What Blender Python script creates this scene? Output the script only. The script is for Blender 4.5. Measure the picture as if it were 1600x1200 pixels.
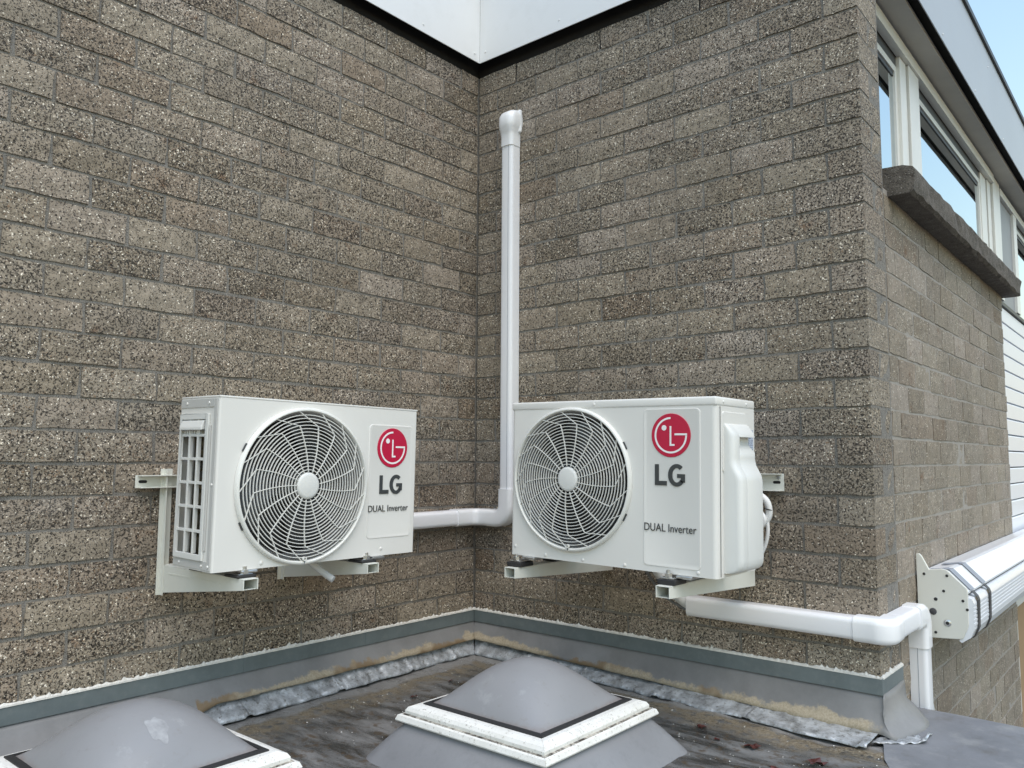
import bpy, bmesh, math, random
from mathutils import Vector, Matrix, noise
random.seed(7)
R = math.radians
S = bpy.context.scene
for o in list(bpy.data.objects):
    bpy.data.objects.remove(o)
COL = S.collection

# ------------------------------------------------------------------ camera, sky, sun, exposure
cam_d = bpy.data.cameras.new('camera'); cam = bpy.data.objects.new('camera', cam_d); COL.objects.link(cam)
S.camera = cam
cam_d.sensor_fit = 'HORIZONTAL'; cam_d.sensor_width = 36.0
cam_d.lens = 1249.15 / 1600.0 * 36.0
cam_d.clip_start = 0.02; cam_d.clip_end = 2000
YAW, PIT, ROL = R(-40.124), R(5.228), R(0.298)
fw = Vector((math.sin(YAW) * math.cos(PIT), math.cos(YAW) * math.cos(PIT), math.sin(PIT)))
rt = Vector((math.cos(YAW), -math.sin(YAW), 0)); up = rt.cross(fw)
r2 = rt * math.cos(ROL) + up * math.sin(ROL); u2 = up * math.cos(ROL) - rt * math.sin(ROL)
cam.matrix_world = Matrix(((r2.x, u2.x, -fw.x, 2.459), (r2.y, u2.y, -fw.y, -2.665), (r2.z, u2.z, -fw.z, 0.878), (0, 0, 0, 1)))

SUN_EL, SUN_AZ = R(62), R(64)          # azimuth measured from -Y (viewer's side) towards +X
sun_dir = Vector((math.sin(SUN_AZ) * math.cos(SUN_EL), -math.cos(SUN_AZ) * math.cos(SUN_EL), math.sin(SUN_EL)))
W0 = bpy.data.worlds.new('World'); S.world = W0; W0.use_nodes = True
nt = W0.node_tree; nt.nodes.clear()
sky = nt.nodes.new('ShaderNodeTexSky'); sky.sky_type = 'NISHITA'; sky.sun_disc = False
sky.sun_elevation = SUN_EL; sky.sun_rotation = math.atan2(sun_dir.x, sun_dir.y)
sky.altitude = 0; sky.air_density = 2.0; sky.dust_density = 1.0; sky.ozone_density = 1.3
bg = nt.nodes.new('ShaderNodeBackground'); bg.inputs['Strength'].default_value = 0.15
wo = nt.nodes.new('ShaderNodeOutputWorld')
nt.links.new(sky.outputs[0], bg.inputs[0]); nt.links.new(bg.outputs[0], wo.inputs[0])
sl = bpy.data.lights.new('sun', 'SUN'); sl.energy = 1.15; sl.angle = R(50); sl.color = (1.0, 0.90, 0.80)
so = bpy.data.objects.new('sun', sl); COL.objects.link(so)
so.rotation_euler = sun_dir.to_track_quat('Z', 'Y').to_euler()
vs = S.view_settings
vs.view_transform = 'Standard'; vs.look = 'None'; vs.gamma = 1.0; vs.use_curve_mapping = False
vs.exposure = 0.68
S.cycles.max_bounces = 8; S.cycles.diffuse_bounces = 4; S.cycles.glossy_bounces = 4
S.cycles.use_denoising = True

# ------------------------------------------------------------------ dimensions of the place
H = 0.095; Z0 = 27 * H               # brick course height, height of the course line numbered 0
L = 0.226663; WX = 7.5 * L           # brick pitch, x of the outside corner
JT = 0.0095                          # joint width
ROOF = 0.032

# ------------------------------------------------------------------ material helpers
class NT:
    def __init__(s, name):
        s.m = bpy.data.materials.new(name); s.m.use_nodes = True
        s.t = s.m.node_tree; s.t.nodes.clear()
        s.out = s.t.nodes.new('ShaderNodeOutputMaterial')
        s.b = s.t.nodes.new('ShaderNodeBsdfPrincipled')
        s.t.links.new(s.b.outputs[0], s.out.inputs[0])
    def n(s, typ, **kw):
        x = s.t.nodes.new(typ)
        for k, v in kw.items():
            if k.startswith('i_'):
                key = k[2:]
                key = int(key) if key.isdigit() else key.replace('_', ' ')
                x.inputs[key].default_value = v
            else:
                setattr(x, k, v)
        return x
    def l(s, a, b): s.t.links.new(a, b)
    def math(s, op, a, b=None, c=None, clamp=False):
        x = s.t.nodes.new('ShaderNodeMath'); x.operation = op; x.use_clamp = clamp
        for i, v in enumerate((a, b, c)):
            if v is None: continue
            if isinstance(v, (int, float)): x.inputs[i].default_value = v
            else: s.l(v, x.inputs[i])
        return x.outputs[0]
    def mix(s, f, a, b, blend='MIX'):
        x = s.t.nodes.new('ShaderNodeMix'); x.data_type = 'RGBA'; x.blend_type = blend
        for i, v in ((0, f), (6, a), (7, b)):
            if isinstance(v, (int, float)): x.inputs[i].default_value = v
            elif isinstance(v, tuple): x.inputs[i].default_value = (*v, 1) if len(v) == 3 else v
            else: s.l(v, x.inputs[i])
        return x.outputs[2]
    def ramp(s, f, stops, interp='LINEAR'):
        x = s.t.nodes.new('ShaderNodeValToRGB'); x.color_ramp.interpolation = interp
        e = x.color_ramp.elements
        while len(e) < len(stops): e.new(0.5)
        for k, (p, c) in zip(e, stops):
            k.position = p; k.color = (c, c, c, 1) if isinstance(c, (int, float)) else (*c, 1)
        s.l(f, x.inputs[0]); return x.outputs[0]
    def pos(s): return s.t.nodes.new('ShaderNodeNewGeometry').outputs['Position']
    def noise(s, vec, scale, detail=3, rough=0.55, out=0, w=None):
        x = s.t.nodes.new('ShaderNodeTexNoise'); x.inputs['Scale'].default_value = scale
        x.inputs['Detail'].default_value = detail; x.inputs['Roughness'].default_value = rough
        if vec is not None: s.l(vec, x.inputs['Vector'])
        return x.outputs[out]
    def vor(s, vec, scale, feature='F1'):
        x = s.t.nodes.new('ShaderNodeTexVoronoi'); x.feature = feature; x.inputs['Scale'].default_value = scale
        s.l(vec, x.inputs['Vector']); return x
    def bump(s, h, strength, dist, normal=None):
        x = s.t.nodes.new('ShaderNodeBump'); x.inputs['Strength'].default_value = strength
        x.inputs['Distance'].default_value = dist; s.l(h, x.inputs['Height'])
        if normal is not None: s.l(normal, x.inputs['Normal'])
        return x.outputs[0]
    def set(s, **kw):
        for k, v in kw.items():
            k = k.replace('_', ' ')
            if isinstance(v, (int, float)): s.b.inputs[k].default_value = v
            elif isinstance(v, tuple): s.b.inputs[k].default_value = (*v, 1) if len(v) == 3 else v
            else: s.l(v, s.b.inputs[k])
        return s

def plain(name, col, rough=0.5, metal=0.0, var=0.06, scale=9, bump=0.0, spec=0.5, dirt=None, dirt_amt=0.0):
    t = NT(name); p = t.pos()
    n = t.noise(p, scale, 4, 0.6)
    c = t.mix(t.ramp(n, [(0.3, 0.0), (0.7, 1.0)]), tuple(v * (1 - var) for v in col), tuple(min(1, v * (1 + var)) for v in col))
    if dirt:
        d = t.noise(p, scale * 4, 5, 0.7)
        c = t.mix(t.math('MULTIPLY', t.ramp(d, [(0.5, 0.0), (0.72, 1.0)]), dirt_amt), c, dirt)
    t.set(Base_Color=c, Roughness=rough, Metallic=metal)
    t.b.inputs['Specular IOR Level'].default_value = spec
    if bump: t.set(Normal=t.bump(t.noise(p, 400, 2), bump, 0.001))
    return t.m

def brick_mat(name, tint=(1, 1, 1), relief=1.0, worn=0.0):
    t = NT(name); p = t.pos()
    rnd = t.n('ShaderNodeObjectInfo').outputs['Random']
    r2_ = t.math('FRACT', t.math('MULTIPLY', rnd, 17.31)); r3_ = t.math('FRACT', t.math('MULTIPLY', rnd, 53.7))
    big = t.noise(p, 7, 3, 0.6); mid = t.noise(p, 34, 3, 0.6)
    # how much of the cement skin hides the grains
    skin = t.math('ADD', t.math('MULTIPLY', t.math('POWER', r2_, 1.3), 0.85), t.math('MULTIPLY', mid, 0.75))
    skin = t.ramp(t.math('ADD', skin, worn), [(0.52, 0.0), (0.95, 1.0)])
    warp = t.n('ShaderNodeVectorMath', operation='ADD')
    wn = t.n('ShaderNodeTexNoise', i_Scale=90.0, i_Detail=2.0); t.l(p, wn.inputs['Vector'])
    ws = t.n('ShaderNodeVectorMath', operation='SCALE'); t.l(wn.outputs[1], ws.inputs[0]); ws.inputs['Scale'].default_value = 0.012
    t.l(p, warp.inputs[0]); t.l(ws.outputs[0], warp.inputs[1]); pw = warp.outputs[0]
    v1 = t.vor(pw, 165); v2 = t.vor(pw, 210)
    cell = t.n('ShaderNodeSeparateColor'); t.l(v1.outputs['Color'], cell.inputs[0])
    cell2 = t.n('ShaderNodeSeparateColor'); t.l(v2.outputs['Color'], cell2.inputs[0])
    # base cement, tinted brick by brick
    base = t.ramp(rnd, [(0.0, (0.220, 0.192, 0.155)), (0.2, (0.252, 0.226, 0.190)), (0.45, (0.280, 0.254, 0.218)), (0.65, (0.248, 0.218, 0.185)), (0.85, (0.308, 0.278, 0.250)), (1.0, (0.212, 0.174, 0.136))])
    base = t.mix(t.ramp(mid, [(0.3, 0.0), (0.75, 1.0)]), t.mix(1.0, base, (0.80, 0.79, 0.77), 'MULTIPLY'), t.mix(1.0, base, (1.18, 1.17, 1.16), 'MULTIPLY'))
    rust = t.math('MULTIPLY', t.ramp(t.noise(p, 13, 3, 0.65), [(0.60, 0.0), (0.74, 1.0)]), 0.75)
    base = t.mix(t.math('MULTIPLY', rust, t.math('GREATER_THAN', r3_, 0.45)), base, (0.15, 0.085, 0.045))
    # grains: pale, brown and dark stones
    gr = t.ramp(cell.outputs[0], [(0.0, (0.045, 0.036, 0.030)), (0.20, (0.11, 0.085, 0.062)), (0.42, (0.24, 0.205, 0.165)), (0.66, (0.20, 0.135, 0.085)), (0.78, (0.36, 0.32, 0.265)), (0.90, (0.80, 0.76, 0.67))], 'CONSTANT')
    gf = t.ramp(v1.outputs['Distance'], [(0.30, 1.0), (0.52, 0.0)])
    gf = t.math('MULTIPLY', gf, t.math('SUBTRACT', 1.0, t.math('MULTIPLY', skin, 0.88)))
    gf = t.math('MULTIPLY', gf, t.math('GREATER_THAN', cell.outputs[1], 0.30))
    c = t.mix(gf, base, gr)
    spk = t.math('MULTIPLY', t.math('GREATER_THAN', cell2.outputs[0], 0.925 + .04 * worn), t.math('LESS_THAN', v2.outputs['Distance'], 0.42))
    c = t.mix(t.math('MULTIPLY', spk, 0.9), c, (0.80, 0.77, 0.70))
    # pits
    pit = t.noise(pw, 150, 3, 0.74)
    lo = t.math('ADD', 0.430 - worn * .12, t.math('MULTIPLY', r3_, 0.060))
    pitm = t.math('SUBTRACT', lo, pit); pitm = t.math('MULTIPLY', pitm, 16.0, clamp=True)
    pit2 = t.math('MULTIPLY', t.math('SUBTRACT', 0.375, t.noise(pw, 95, 3, 0.7)), 14.0, clamp=True)
    pitm = t.math('MULTIPLY', t.math('MAXIMUM', pitm, pit2), 1.0 - .45 * worn)
    c = t.mix(t.math('MULTIPLY', pitm, 0.95), c, (0.012, 0.010, 0.008))
    c = t.mix(1.0, c, tint, 'MULTIPLY')
    wear = t.noise(p, 1.7, 4, 0.6); c = t.mix(t.ramp(wear, [(0.36, 0.26), (0.60, 0.0)]), c, (0.10, 0.09, 0.078))
    c = t.mix(t.ramp(t.noise(p, 4.3, 4, 0.6), [(0.58, 0.0), (0.75, 0.22)]), c, (0.33, 0.31, 0.28))
    h = t.math('SUBTRACT', t.math('ADD', t.math('MULTIPLY', gf, 0.35), t.math('MULTIPLY', t.noise(p, 260, 2), 0.35)), t.math('MULTIPLY', pitm, 1.1))
    h = t.math('ADD', h, t.math('MULTIPLY', mid, 0.7))
    t.set(Base_Color=c, Roughness=t.mix(gf, (0.9, 0.9, 0.9), (0.5, 0.5, 0.5)), Normal=t.bump(h, 0.9 * relief, 0.004))
    return t.m

M = {}
M['brick'] = brick_mat('grainy concrete brick', (1.30, 1.235, 1.135))
M['brick_worn'] = brick_mat('weathered concrete brick', (1.20, 1.155, 1.085), .8, .36)
t = NT('mortar'); p = t.pos(); n1 = t.noise(p, 60, 4, 0.7); n2 = t.noise(p, 320, 3, 0.7)
c = t.mix(t.ramp(n1, [(0.3, 0.0), (0.7, 1.0)]), (0.190, 0.178, 0.158), (0.285, 0.268, 0.240))
c = t.mix(t.ramp(n2, [(0.36, 1.0), (0.46, 0.0)]), c, (0.04, 0.036, 0.032))
t.set(Base_Color=c, Roughness=0.95, Normal=t.bump(t.math('ADD', n1, n2), 0.8, 0.004)); M['mortar'] = t.m
t = NT('pale mortar'); p = t.pos(); n1 = t.noise(p, 60, 4, 0.7)
t.set(Base_Color=t.mix(t.ramp(n1, [(0.3, 0.0), (0.7, 1.0)]), (0.27, 0.25, 0.22), (0.36, 0.335, 0.30)), Roughness=0.95, Normal=t.bump(n1, 0.6, 0.003)); M['mortar_pale'] = t.m
M['ac'] = plain('grey white enamel', (0.73, 0.72, 0.685), 0.38, var=0.02, scale=3, bump=0.05)
M['ac_side'] = plain('galvanised side paint', (0.52, 0.52, 0.50), 0.45, var=0.03, scale=5, bump=0.05)
M['ac_plastic'] = plain('warm white plastic', (0.70, 0.705, 0.68), 0.33, var=0.02, scale=3)
M['grille'] = plain('grille plastic', (0.74, 0.74, 0.70), 0.36, var=0.02, scale=6)
M['bracket'] = plain('cream powder coat', (0.70, 0.71, 0.65), 0.42, var=0.03, scale=12)
M['duct'] = plain('white pvc duct', (0.82, 0.825, 0.845), 0.28, var=0.015, scale=4)
M['duct2'] = plain('white pvc fitting', (0.83, 0.835, 0.845), 0.22, var=0.01, scale=4)
M['dark'] = plain('dark inside', (0.012, 0.012, 0.013), 0.7)
M['fan'] = plain('grey fan plastic', (0.040, 0.043, 0.045), 0.45)
M['shroud'] = plain('fan shroud', (0.22, 0.22, 0.22), 0.5)
M['rubber'] = plain('black rubber', (0.02, 0.02, 0.021), 0.6)
M['steel'] = plain('zinc plated steel', (0.62, 0.63, 0.64), 0.28, metal=1.0, var=0.15, scale=60)
M['red'] = plain('red print', (0.50, 0.004, 0.045), 0.4, var=0.01)
M['white_print'] = plain('white print', (0.85, 0.85, 0.85), 0.4, var=0.01)
M['grey_print'] = plain('charcoal print', (0.045, 0.05, 0.053), 0.4, var=0.01)
M['fins'] = None
t = NT('coil fins'); p = t.pos(); sp = t.n('ShaderNodeSeparateXYZ'); t.l(p, sp.inputs[0])
wv = t.math('FRACT', t.math('MULTIPLY', sp.outputs[2], 420.0))
c = t.mix(t.ramp(t.noise(p, 20, 3), [(0.4, 0.0), (0.6, 1.0)]), (0.10, 0.075, 0.03), (0.035, 0.03, 0.018))
t.set(Base_Color=c, Roughness=0.45, Metallic=0.4, Normal=t.bump(wv, 0.5, 0.002)); M['fins'] = t.m
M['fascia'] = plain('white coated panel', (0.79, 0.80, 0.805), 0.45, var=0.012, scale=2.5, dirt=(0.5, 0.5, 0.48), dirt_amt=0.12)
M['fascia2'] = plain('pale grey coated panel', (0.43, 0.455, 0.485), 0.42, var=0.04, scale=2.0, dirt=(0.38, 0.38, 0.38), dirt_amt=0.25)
M['trim'] = plain('dark roof trim', (0.045, 0.045, 0.045), 0.5)
M['gap_shade'] = plain('painted gap shade', (0.010, 0.009, 0.008), 0.95)  # near-black colour that stands for shade in the eave gap and open joints
M['soffit'] = plain('beige soffit board', (0.50, 0.475, 0.435), 0.6, var=0.05, scale=6)
M['winframe'] = plain('cream window paint', (0.74, 0.735, 0.69), 0.4, var=0.03, scale=7)
M['shade_gasket'] = plain('shaded rebate and gasket', (0.05, 0.052, 0.055), 0.4)  # dark colour holds the reveal's shade; on the gasket it is its own
M['greypanel'] = plain('grey infill panel', (0.26, 0.27, 0.285), 0.5)
t = NT('coated glass'); t.set(Base_Color=(0.60, 0.66, 0.70), Metallic=1.0, Roughness=0.015)
t.l(t.bump(t.noise(t.pos(), 2.5, 1), 0.02, 0.01), t.b.inputs['Normal']); M['glass'] = t.m
t = NT('rough concrete'); p = t.pos(); n1 = t.noise(p, 25, 4, 0.65); n2 = t.noise(p, 170, 3, 0.7)
c = t.mix(t.ramp(n1, [(0.3, 0.0), (0.7, 1.0)]), (0.090, 0.079, 0.066), (0.175, 0.157, 0.135))
c = t.mix(t.ramp(n2, [(0.37, 1.0), (0.45, 0.0)]), c, (0.045, 0.038, 0.033))
c = t.mix(t.ramp(t.noise(p, 230, 2), [(0.66, 0.0), (0.70, 1.0)]), c, (0.45, 0.42, 0.37))
t.set(Base_Color=c, Roughness=0.95, Normal=t.bump(t.math('ADD', n1, n2), 0.9, 0.006)); M['sill'] = t.m
M['siding'] = plain('white siding', (0.74, 0.76, 0.80), 0.4, var=0.01)
M['awning'] = plain('white awning aluminium', (0.76, 0.78, 0.81), 0.28, var=0.015, scale=3)
M['awning_end'] = plain('cream awning end plate', (0.68, 0.68, 0.62), 0.42, var=0.02, scale=5)
M['strap'] = plain('grey strap', (0.27, 0.29, 0.33), 0.6)
M['strap_d'] = plain('dark strap', (0.06, 0.06, 0.065), 0.6)
M['cable'] = plain('white cable', (0.80, 0.80, 0.79), 0.4, var=0.01)
M['cable_g'] = plain('grey cable', (0.16, 0.165, 0.17), 0.5)
M['pipe_w'] = plain('white pipe insulation', (0.62, 0.63, 0.63), 0.6)
M['alu'] = plain('green grey flashing profile', (0.155, 0.185, 0.190), 0.42, metal=0.15, var=0.10, scale=10, dirt=(0.24, 0.25, 0.24), dirt_amt=0.3)
M['sealant'] = plain('white sealant', (0.66, 0.645, 0.60), 0.7, var=0.12, scale=70, bump=0.4)
M['tan'] = plain('brown curtain', (0.33, 0.22, 0.12), 0.8)
M['leaf'] = plain('dead red leaf', (0.075, 0.018, 0.014), 0.45, var=0.4, scale=60)
M['petal'] = plain('white chip', (0.75, 0.74, 0.70), 0.6)
M['ground'] = plain('pavement', (0.06, 0.058, 0.055), 0.9, var=0.15, scale=2)

def membrane(name, kind):
    t = NT(name); p = t.pos(); sp = t.n('ShaderNodeSeparateXYZ'); t.l(p, sp.inputs[0])
    n1 = t.noise(p, 5, 5, 0.65); n2 = t.noise(p, 28, 5, 0.7); n3 = t.noise(p, 160, 3, 0.7)
    if kind == 'skirt':
        c = t.mix(t.ramp(n1, [(0.3, 0.0), (0.7, 1.0)]), (0.165, 0.163, 0.160), (0.240, 0.238, 0.235))
        # dried mud that settled on the toe of the skirt
        hgt = t.math('ADD', sp.outputs[2], t.math('MULTIPLY', t.math('SUBTRACT', n2, 0.5), 0.06))
        hgt = t.math('ADD', hgt, t.math('MULTIPLY', t.math('SUBTRACT', t.noise(p, 3.1, 3), 0.5), 0.10))
        hgt = t.math('ADD', hgt, t.math('MULTIPLY', t.math('MAXIMUM', sp.outputs[0], 0.05), .026)); mud = t.ramp(hgt, [(0.112, 1.0), (0.121, 0.0)])
        mud = t.math('MULTIPLY', mud, t.math('GREATER_THAN', sp.outputs[1], -1.32)); mud = t.math('MULTIPLY', mud, t.ramp(t.math('ADD', t.math('MULTIPLY', sp.outputs[0], .5), t.math('MULTIPLY', n2, .06)), [(.865, 1.0), (.885, 0.0)]))
        mudc = t.mix(t.ramp(t.noise(p, 2.6, 4), [(0.56, 0.0), (0.61, 1.0)]), t.mix(t.ramp(n3, [(.4, 0.0), (.6, 1.0)]), (0.42, 0.36, 0.265), (0.33, 0.275, 0.19)), (0.205, 0.145, 0.082))
        c = t.mix(mud, c, mudc)
        t.set(Base_Color=c, Roughness=0.55, Normal=t.bump(n2, 0.25, 0.004))
    elif kind == 'kerb':
        c = t.mix(t.ramp(n1, [(0.3, 0.0), (0.7, 1.0)]), (0.155, 0.160, 0.170), (0.225, 0.23, 0.245))
        c = t.mix(t.ramp(n3, [(0.60, 0.0), (0.72, 0.5)]), c, (0.10, 0.10, 0.10))
        c = t.mix(t.ramp(t.noise(p, 11, 5, .7), [(.52, 0.0), (.70, .55)]), c, (0.30, 0.30, 0.295))
        c = t.mix(t.ramp(t.noise(p, 6, 5, .7), [(.56, 0.0), (.70, .5)]), c, (0.10, 0.088, 0.07))
        t.set(Base_Color=c, Roughness=0.5, Normal=t.bump(n2, 0.2, 0.004))
    elif kind == 'roof':
        x, y = sp.outputs[0], sp.outputs[1]
        dw = t.math('MINIMUM', x, t.math('MULTIPLY', y, -1.0))
        dw = t.math('ADD', dw, t.math('MULTIPLY', t.math('SUBTRACT', n1, 0.5), 0.16))
        mp = t.n('ShaderNodeMapping'); t.l(p, mp.inputs[0]); mp.inputs['Rotation'].default_value = (0, 0, R(40)); mp.inputs['Scale'].default_value = (2.0, 9.0, 1)
        st = t.noise(mp.outputs[0], 2.0, 5, 0.65)
        c = t.mix(t.ramp(st, [(0.38, 0.0), (0.62, 1.0)]), (0.030, 0.029, 0.027), (0.185, 0.185, 0.182))
        c = t.mix(t.ramp(n2, [(0.53, 0.0), (0.64, 0.85)]), c, (0.072, 0.048, 0.026))
        c = t.mix(t.ramp(t.noise(p, 240, 2), [(0.66, 0.0), (0.70, 0.8)]), c, (0.035, 0.022, 0.014))
        band = t.ramp(dw, [(0.145, 0.0), (0.165, 1.0)])           # clean lap along the lead
        c = t.mix(band, t.mix(n1, (0.20, 0.195, 0.185), (0.30, 0.29, 0.275)), c)
        mud = t.math('MULTIPLY', t.ramp(dw, [(0.14, 0.0), (0.17, 1.0), (0.21, 0.85), (0.30, 0.0)]), t.ramp(n2, [(0.36, 0.0), (0.50, 1.0)]))
        c = t.mix(mud, c, t.mix(t.ramp(n3, [(0.4, 0.0), (0.6, 1.0)]), (0.125, 0.095, 0.058), (0.29, 0.245, 0.175)))
        ro = t.ramp(t.math('ADD', t.math('MULTIPLY', st, 0.6), t.math('MULTIPLY', n2, 0.4)), [(0.40, 0.07), (0.58, 0.55)])
        t.set(Base_Color=c, Roughness=ro, Normal=t.bump(t.math('ADD', t.math('MULTIPLY', st, 1.4), n2), 0.35, 0.010))
    return t.m
M['skirt'] = membrane('grey membrane skirt', 'skirt')
M['kerb'] = membrane('grey membrane kerb', 'kerb')
M['roof'] = membrane('dirty roof membrane', 'roof')
t = NT('old lead'); p = t.pos(); n1 = t.noise(p, 18, 5, 0.7); n2 = t.noise(p, 70, 4, 0.7)
c = t.mix(t.ramp(n1, [(0.34, 0.0), (0.62, 1.0)]), (0.22, 0.225, 0.225), (0.60, 0.63, 0.655))
c = t.mix(t.ramp(n2, [(0.55, 0.0), (0.68, 0.8)]), c, (0.12, 0.112, 0.09))
t.set(Base_Color=c, Roughness=t.ramp(n1, [(0.3, 0.5), (0.7, 0.32)]), Metallic=0.35, Normal=t.bump(t.math('ADD', n1, n2), 0.5, 0.004)); M['lead'] = t.m
t = NT('grey acrylic dome'); p = t.pos(); n1 = t.noise(p, 4, 3)
c = t.mix(n1, (0.225, 0.228, 0.238), (0.280, 0.283, 0.292))
c = t.mix(t.ramp(t.noise(p, 45, 4, 0.7), [(0.58, 0.0), (0.80, 0.40)]), c, (0.19, 0.17, 0.15))
sp = t.n('ShaderNodeSeparateXYZ'); t.l(p, sp.inputs[0]); gz = t.math('ADD', sp.outputs[2], t.math('MULTIPLY', t.noise(p, 60, 3), .012))
c = t.mix(t.ramp(gz, [(.182, .55), (.193, 0.0)]), c, (0.17, 0.12, 0.10))
c = t.mix(t.ramp(t.noise(p, 9, 5, .7), [(.60, 0.0), (.68, .25)]), c, (.42, .43, .44))
t.set(Base_Color=c, Roughness=t.ramp(t.noise(p, 12, 4, .7), [(.35, .30), (.7, .46)])); t.b.inputs['Specular IOR Level'].default_value = 0.45; M['dome'] = t.m
M['smear'] = plain('dried smear', (0.31, 0.315, 0.325), 0.6, var=0.2, scale=40)
t = NT('weathered white frame'); p = t.pos(); n1 = t.noise(p, 14, 5, 0.7); n2 = t.noise(p, 120, 4, 0.75)
c = t.mix(t.ramp(n1, [(0.35, 0.0), (0.75, 1.0)]), (0.80, 0.79, 0.75), (0.68, 0.67, 0.62))
c = t.mix(t.ramp(n2, [(0.57, 0.0), (0.70, 0.8)]), c, (0.18, 0.15, 0.11))
t.set(Base_Color=c, Roughness=0.5); M['skyframe'] = t.m
t = NT('frame groove grime'); p = t.pos(); n2 = t.noise(p, 40, 5, 0.75)
c = t.mix(t.ramp(n2, [(0.42, 0.0), (0.58, 1.0)]), (0.035, 0.026, 0.018), (0.45, 0.42, 0.36))
t.set(Base_Color=c, Roughness=0.8); M['groove'] = t.m
M['upstand'] = plain('grey moulded upstand', (0.235, 0.238, 0.248), 0.42, var=0.10, scale=6, dirt=(0.09, 0.09, 0.09), dirt_amt=0.25)
t = NT('printed sticker'); p = t.pos(); sp = t.n('ShaderNodeSeparateXYZ'); t.l(p, sp.inputs[0])
rows = t.math('GREATER_THAN', t.math('FRACT', t.math('MULTIPLY', sp.outputs[2], 150.0)), 0.45)
prn = t.math('MULTIPLY', rows, t.math('GREATER_THAN', t.noise(p, 190, 2), 0.50))
t.set(Base_Color=t.mix(prn, (0.46, 0.52, 0.62), (0.10, 0.13, 0.20)), Roughness=0.4); M['sticker'] = t.m

# ------------------------------------------------------------------ mesh helpers
class MB:
    def __init__(s): s.v = []; s.f = []
    def add(s, vs_, fs):
        k = len(s.v); s.v += [tuple(v) for v in vs_]; s.f += [tuple(i + k for i in f) for f in fs]; return s
    def box(s, x0, x1, y0, y1, z0, z1):
        return s.add([(x0, y0, z0), (x1, y0, z0), (x1, y1, z0), (x0, y1, z0), (x0, y0, z1), (x1, y0, z1), (x1, y1, z1), (x0, y1, z1)],
                     [(0, 3, 2, 1), (4, 5, 6, 7), (0, 1, 5, 4), (1, 2, 6, 5), (2, 3, 7, 6), (3, 0, 4, 7)])
    def loft(s, rings, cap=True, closed=True):
        n = len(rings[0]); k = len(s.v)
        for r in rings: s.v += [tuple(q) for q in r]
        for i in range(len(rings) - 1):
            for j in range(n if closed else n - 1):
                a = k + i * n + j; b = k + i * n + (j + 1) % n
                s.f.append((a, b, b + n, a + n))
        if cap:
            s.f.append(tuple(k + j for j in reversed(range(n))))
            s.f.append(tuple(k + (len(rings) - 1) * n + j for j in range(n)))
        return s
    def tube(s, pts, r, seg=10, cap=True):
        pts = [Vector(q) for q in pts]; rings = []; pr = None
        for i, q in enumerate(pts):
            d = (pts[min(i + 1, len(pts) - 1)] - pts[max(i - 1, 0)]).normalized()
            a = pr if pr is not None else (Vector((0, 0, 1)) if abs(d.z) < 0.9 else Vector((1, 0, 0)))
            a = (a - d * a.dot(d)).normalized(); b = d.cross(a); pr = a
            rr = r[i] if isinstance(r, (list, tuple)) else r
            rings.append([q + (a * math.cos(2 * math.pi * j / seg) + b * math.sin(2 * math.pi * j / seg)) * rr for j in range(seg)])
        return s.loft(rings, cap)
    def lathe(s, prof, seg, axis='y', c=(0, 0, 0), closed=False):
        # prof: (radius, height along axis)
        rings = []
        for j in range(seg):
            a = 2 * math.pi * j / seg; r_ = []
            for (r, h) in prof:
                if axis == 'y': r_.append((c[0] + r * math.cos(a), c[1] + h, c[2] + r * math.sin(a)))
                else: r_.append((c[0] + r * math.cos(a), c[1] + r * math.sin(a), c[2] + h))
            rings.append(r_)
        n = len(prof); k = len(s.v)
        for r_ in rings: s.v += r_
        for i in range(seg):
            for j in range(n if closed else n - 1):
                a = k + i * n + j; b = k + i * n + (j + 1) % n; c2 = k + ((i + 1) % seg) * n
                s.f.append((a, b, c2 + (j + 1) % n, c2 + j))
        return s
    def build(s, name, mat, parent=None, smooth=0, bevel=0.0, seg=2):
        me = bpy.data.meshes.new(name); me.from_pydata(s.v, [], s.f); me.update()
        bm = bmesh.new(); bm.from_mesh(me)
        bmesh.ops.remove_doubles(bm, verts=bm.verts, dist=1e-6)
        bmesh.ops.recalc_face_normals(bm, faces=bm.faces)
        if bevel:
            es = [e for e in bm.edges if len(e.link_faces) == 2 and e.calc_face_angle(0) > 0.5]
            bmesh.ops.bevel(bm, geom=es, offset=bevel, segments=seg, affect='EDGES', profile=0.5, clamp_overlap=True)
        bm.to_mesh(me); bm.free()
        me.materials.append(M[mat])
        if smooth:
            for q in me.polygons: q.use_smooth = True
            me.set_sharp_from_angle(angle=R(smooth))
        o = bpy.data.objects.new(name, me); COL.objects.link(o)
        if parent: o.parent = parent
        return o

def thing(name, label, cat, loc=(0, 0, 0), rz=0, group=None):
    o = bpy.data.objects.new(name, None); COL.objects.link(o); o.empty_display_size = 0.05
    o.location = loc; o.rotation_euler = (0, 0, rz)
    return tag(o, label, cat, group)
def tag(o, label, cat, group=None):
    o['label'] = label; o['category'] = cat
    if group: o['group'] = group
    return o
def struct(o): o['kind'] = 'structure'; return o

def rrect(x0, x1, z0, z1, r, seg=5):
    pts = []
    for cx, cz, a0 in ((x1 - r, z1 - r, 0), (x0 + r, z1 - r, 90), (x0 + r, z0 + r, 180), (x1 - r, z0 + r, 270)):
        for i in range(seg + 1):
            a = R(a0 + 90 * i / seg); pts.append((cx + r * math.cos(a), cz + r * math.sin(a)))
    return pts
def plate(pts, y0, y1):                              # prism of an xz outline between two y
    return MB().loft([[(x, y0, z) for x, z in pts], [(x, y1, z) for x, z in pts]])

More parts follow.
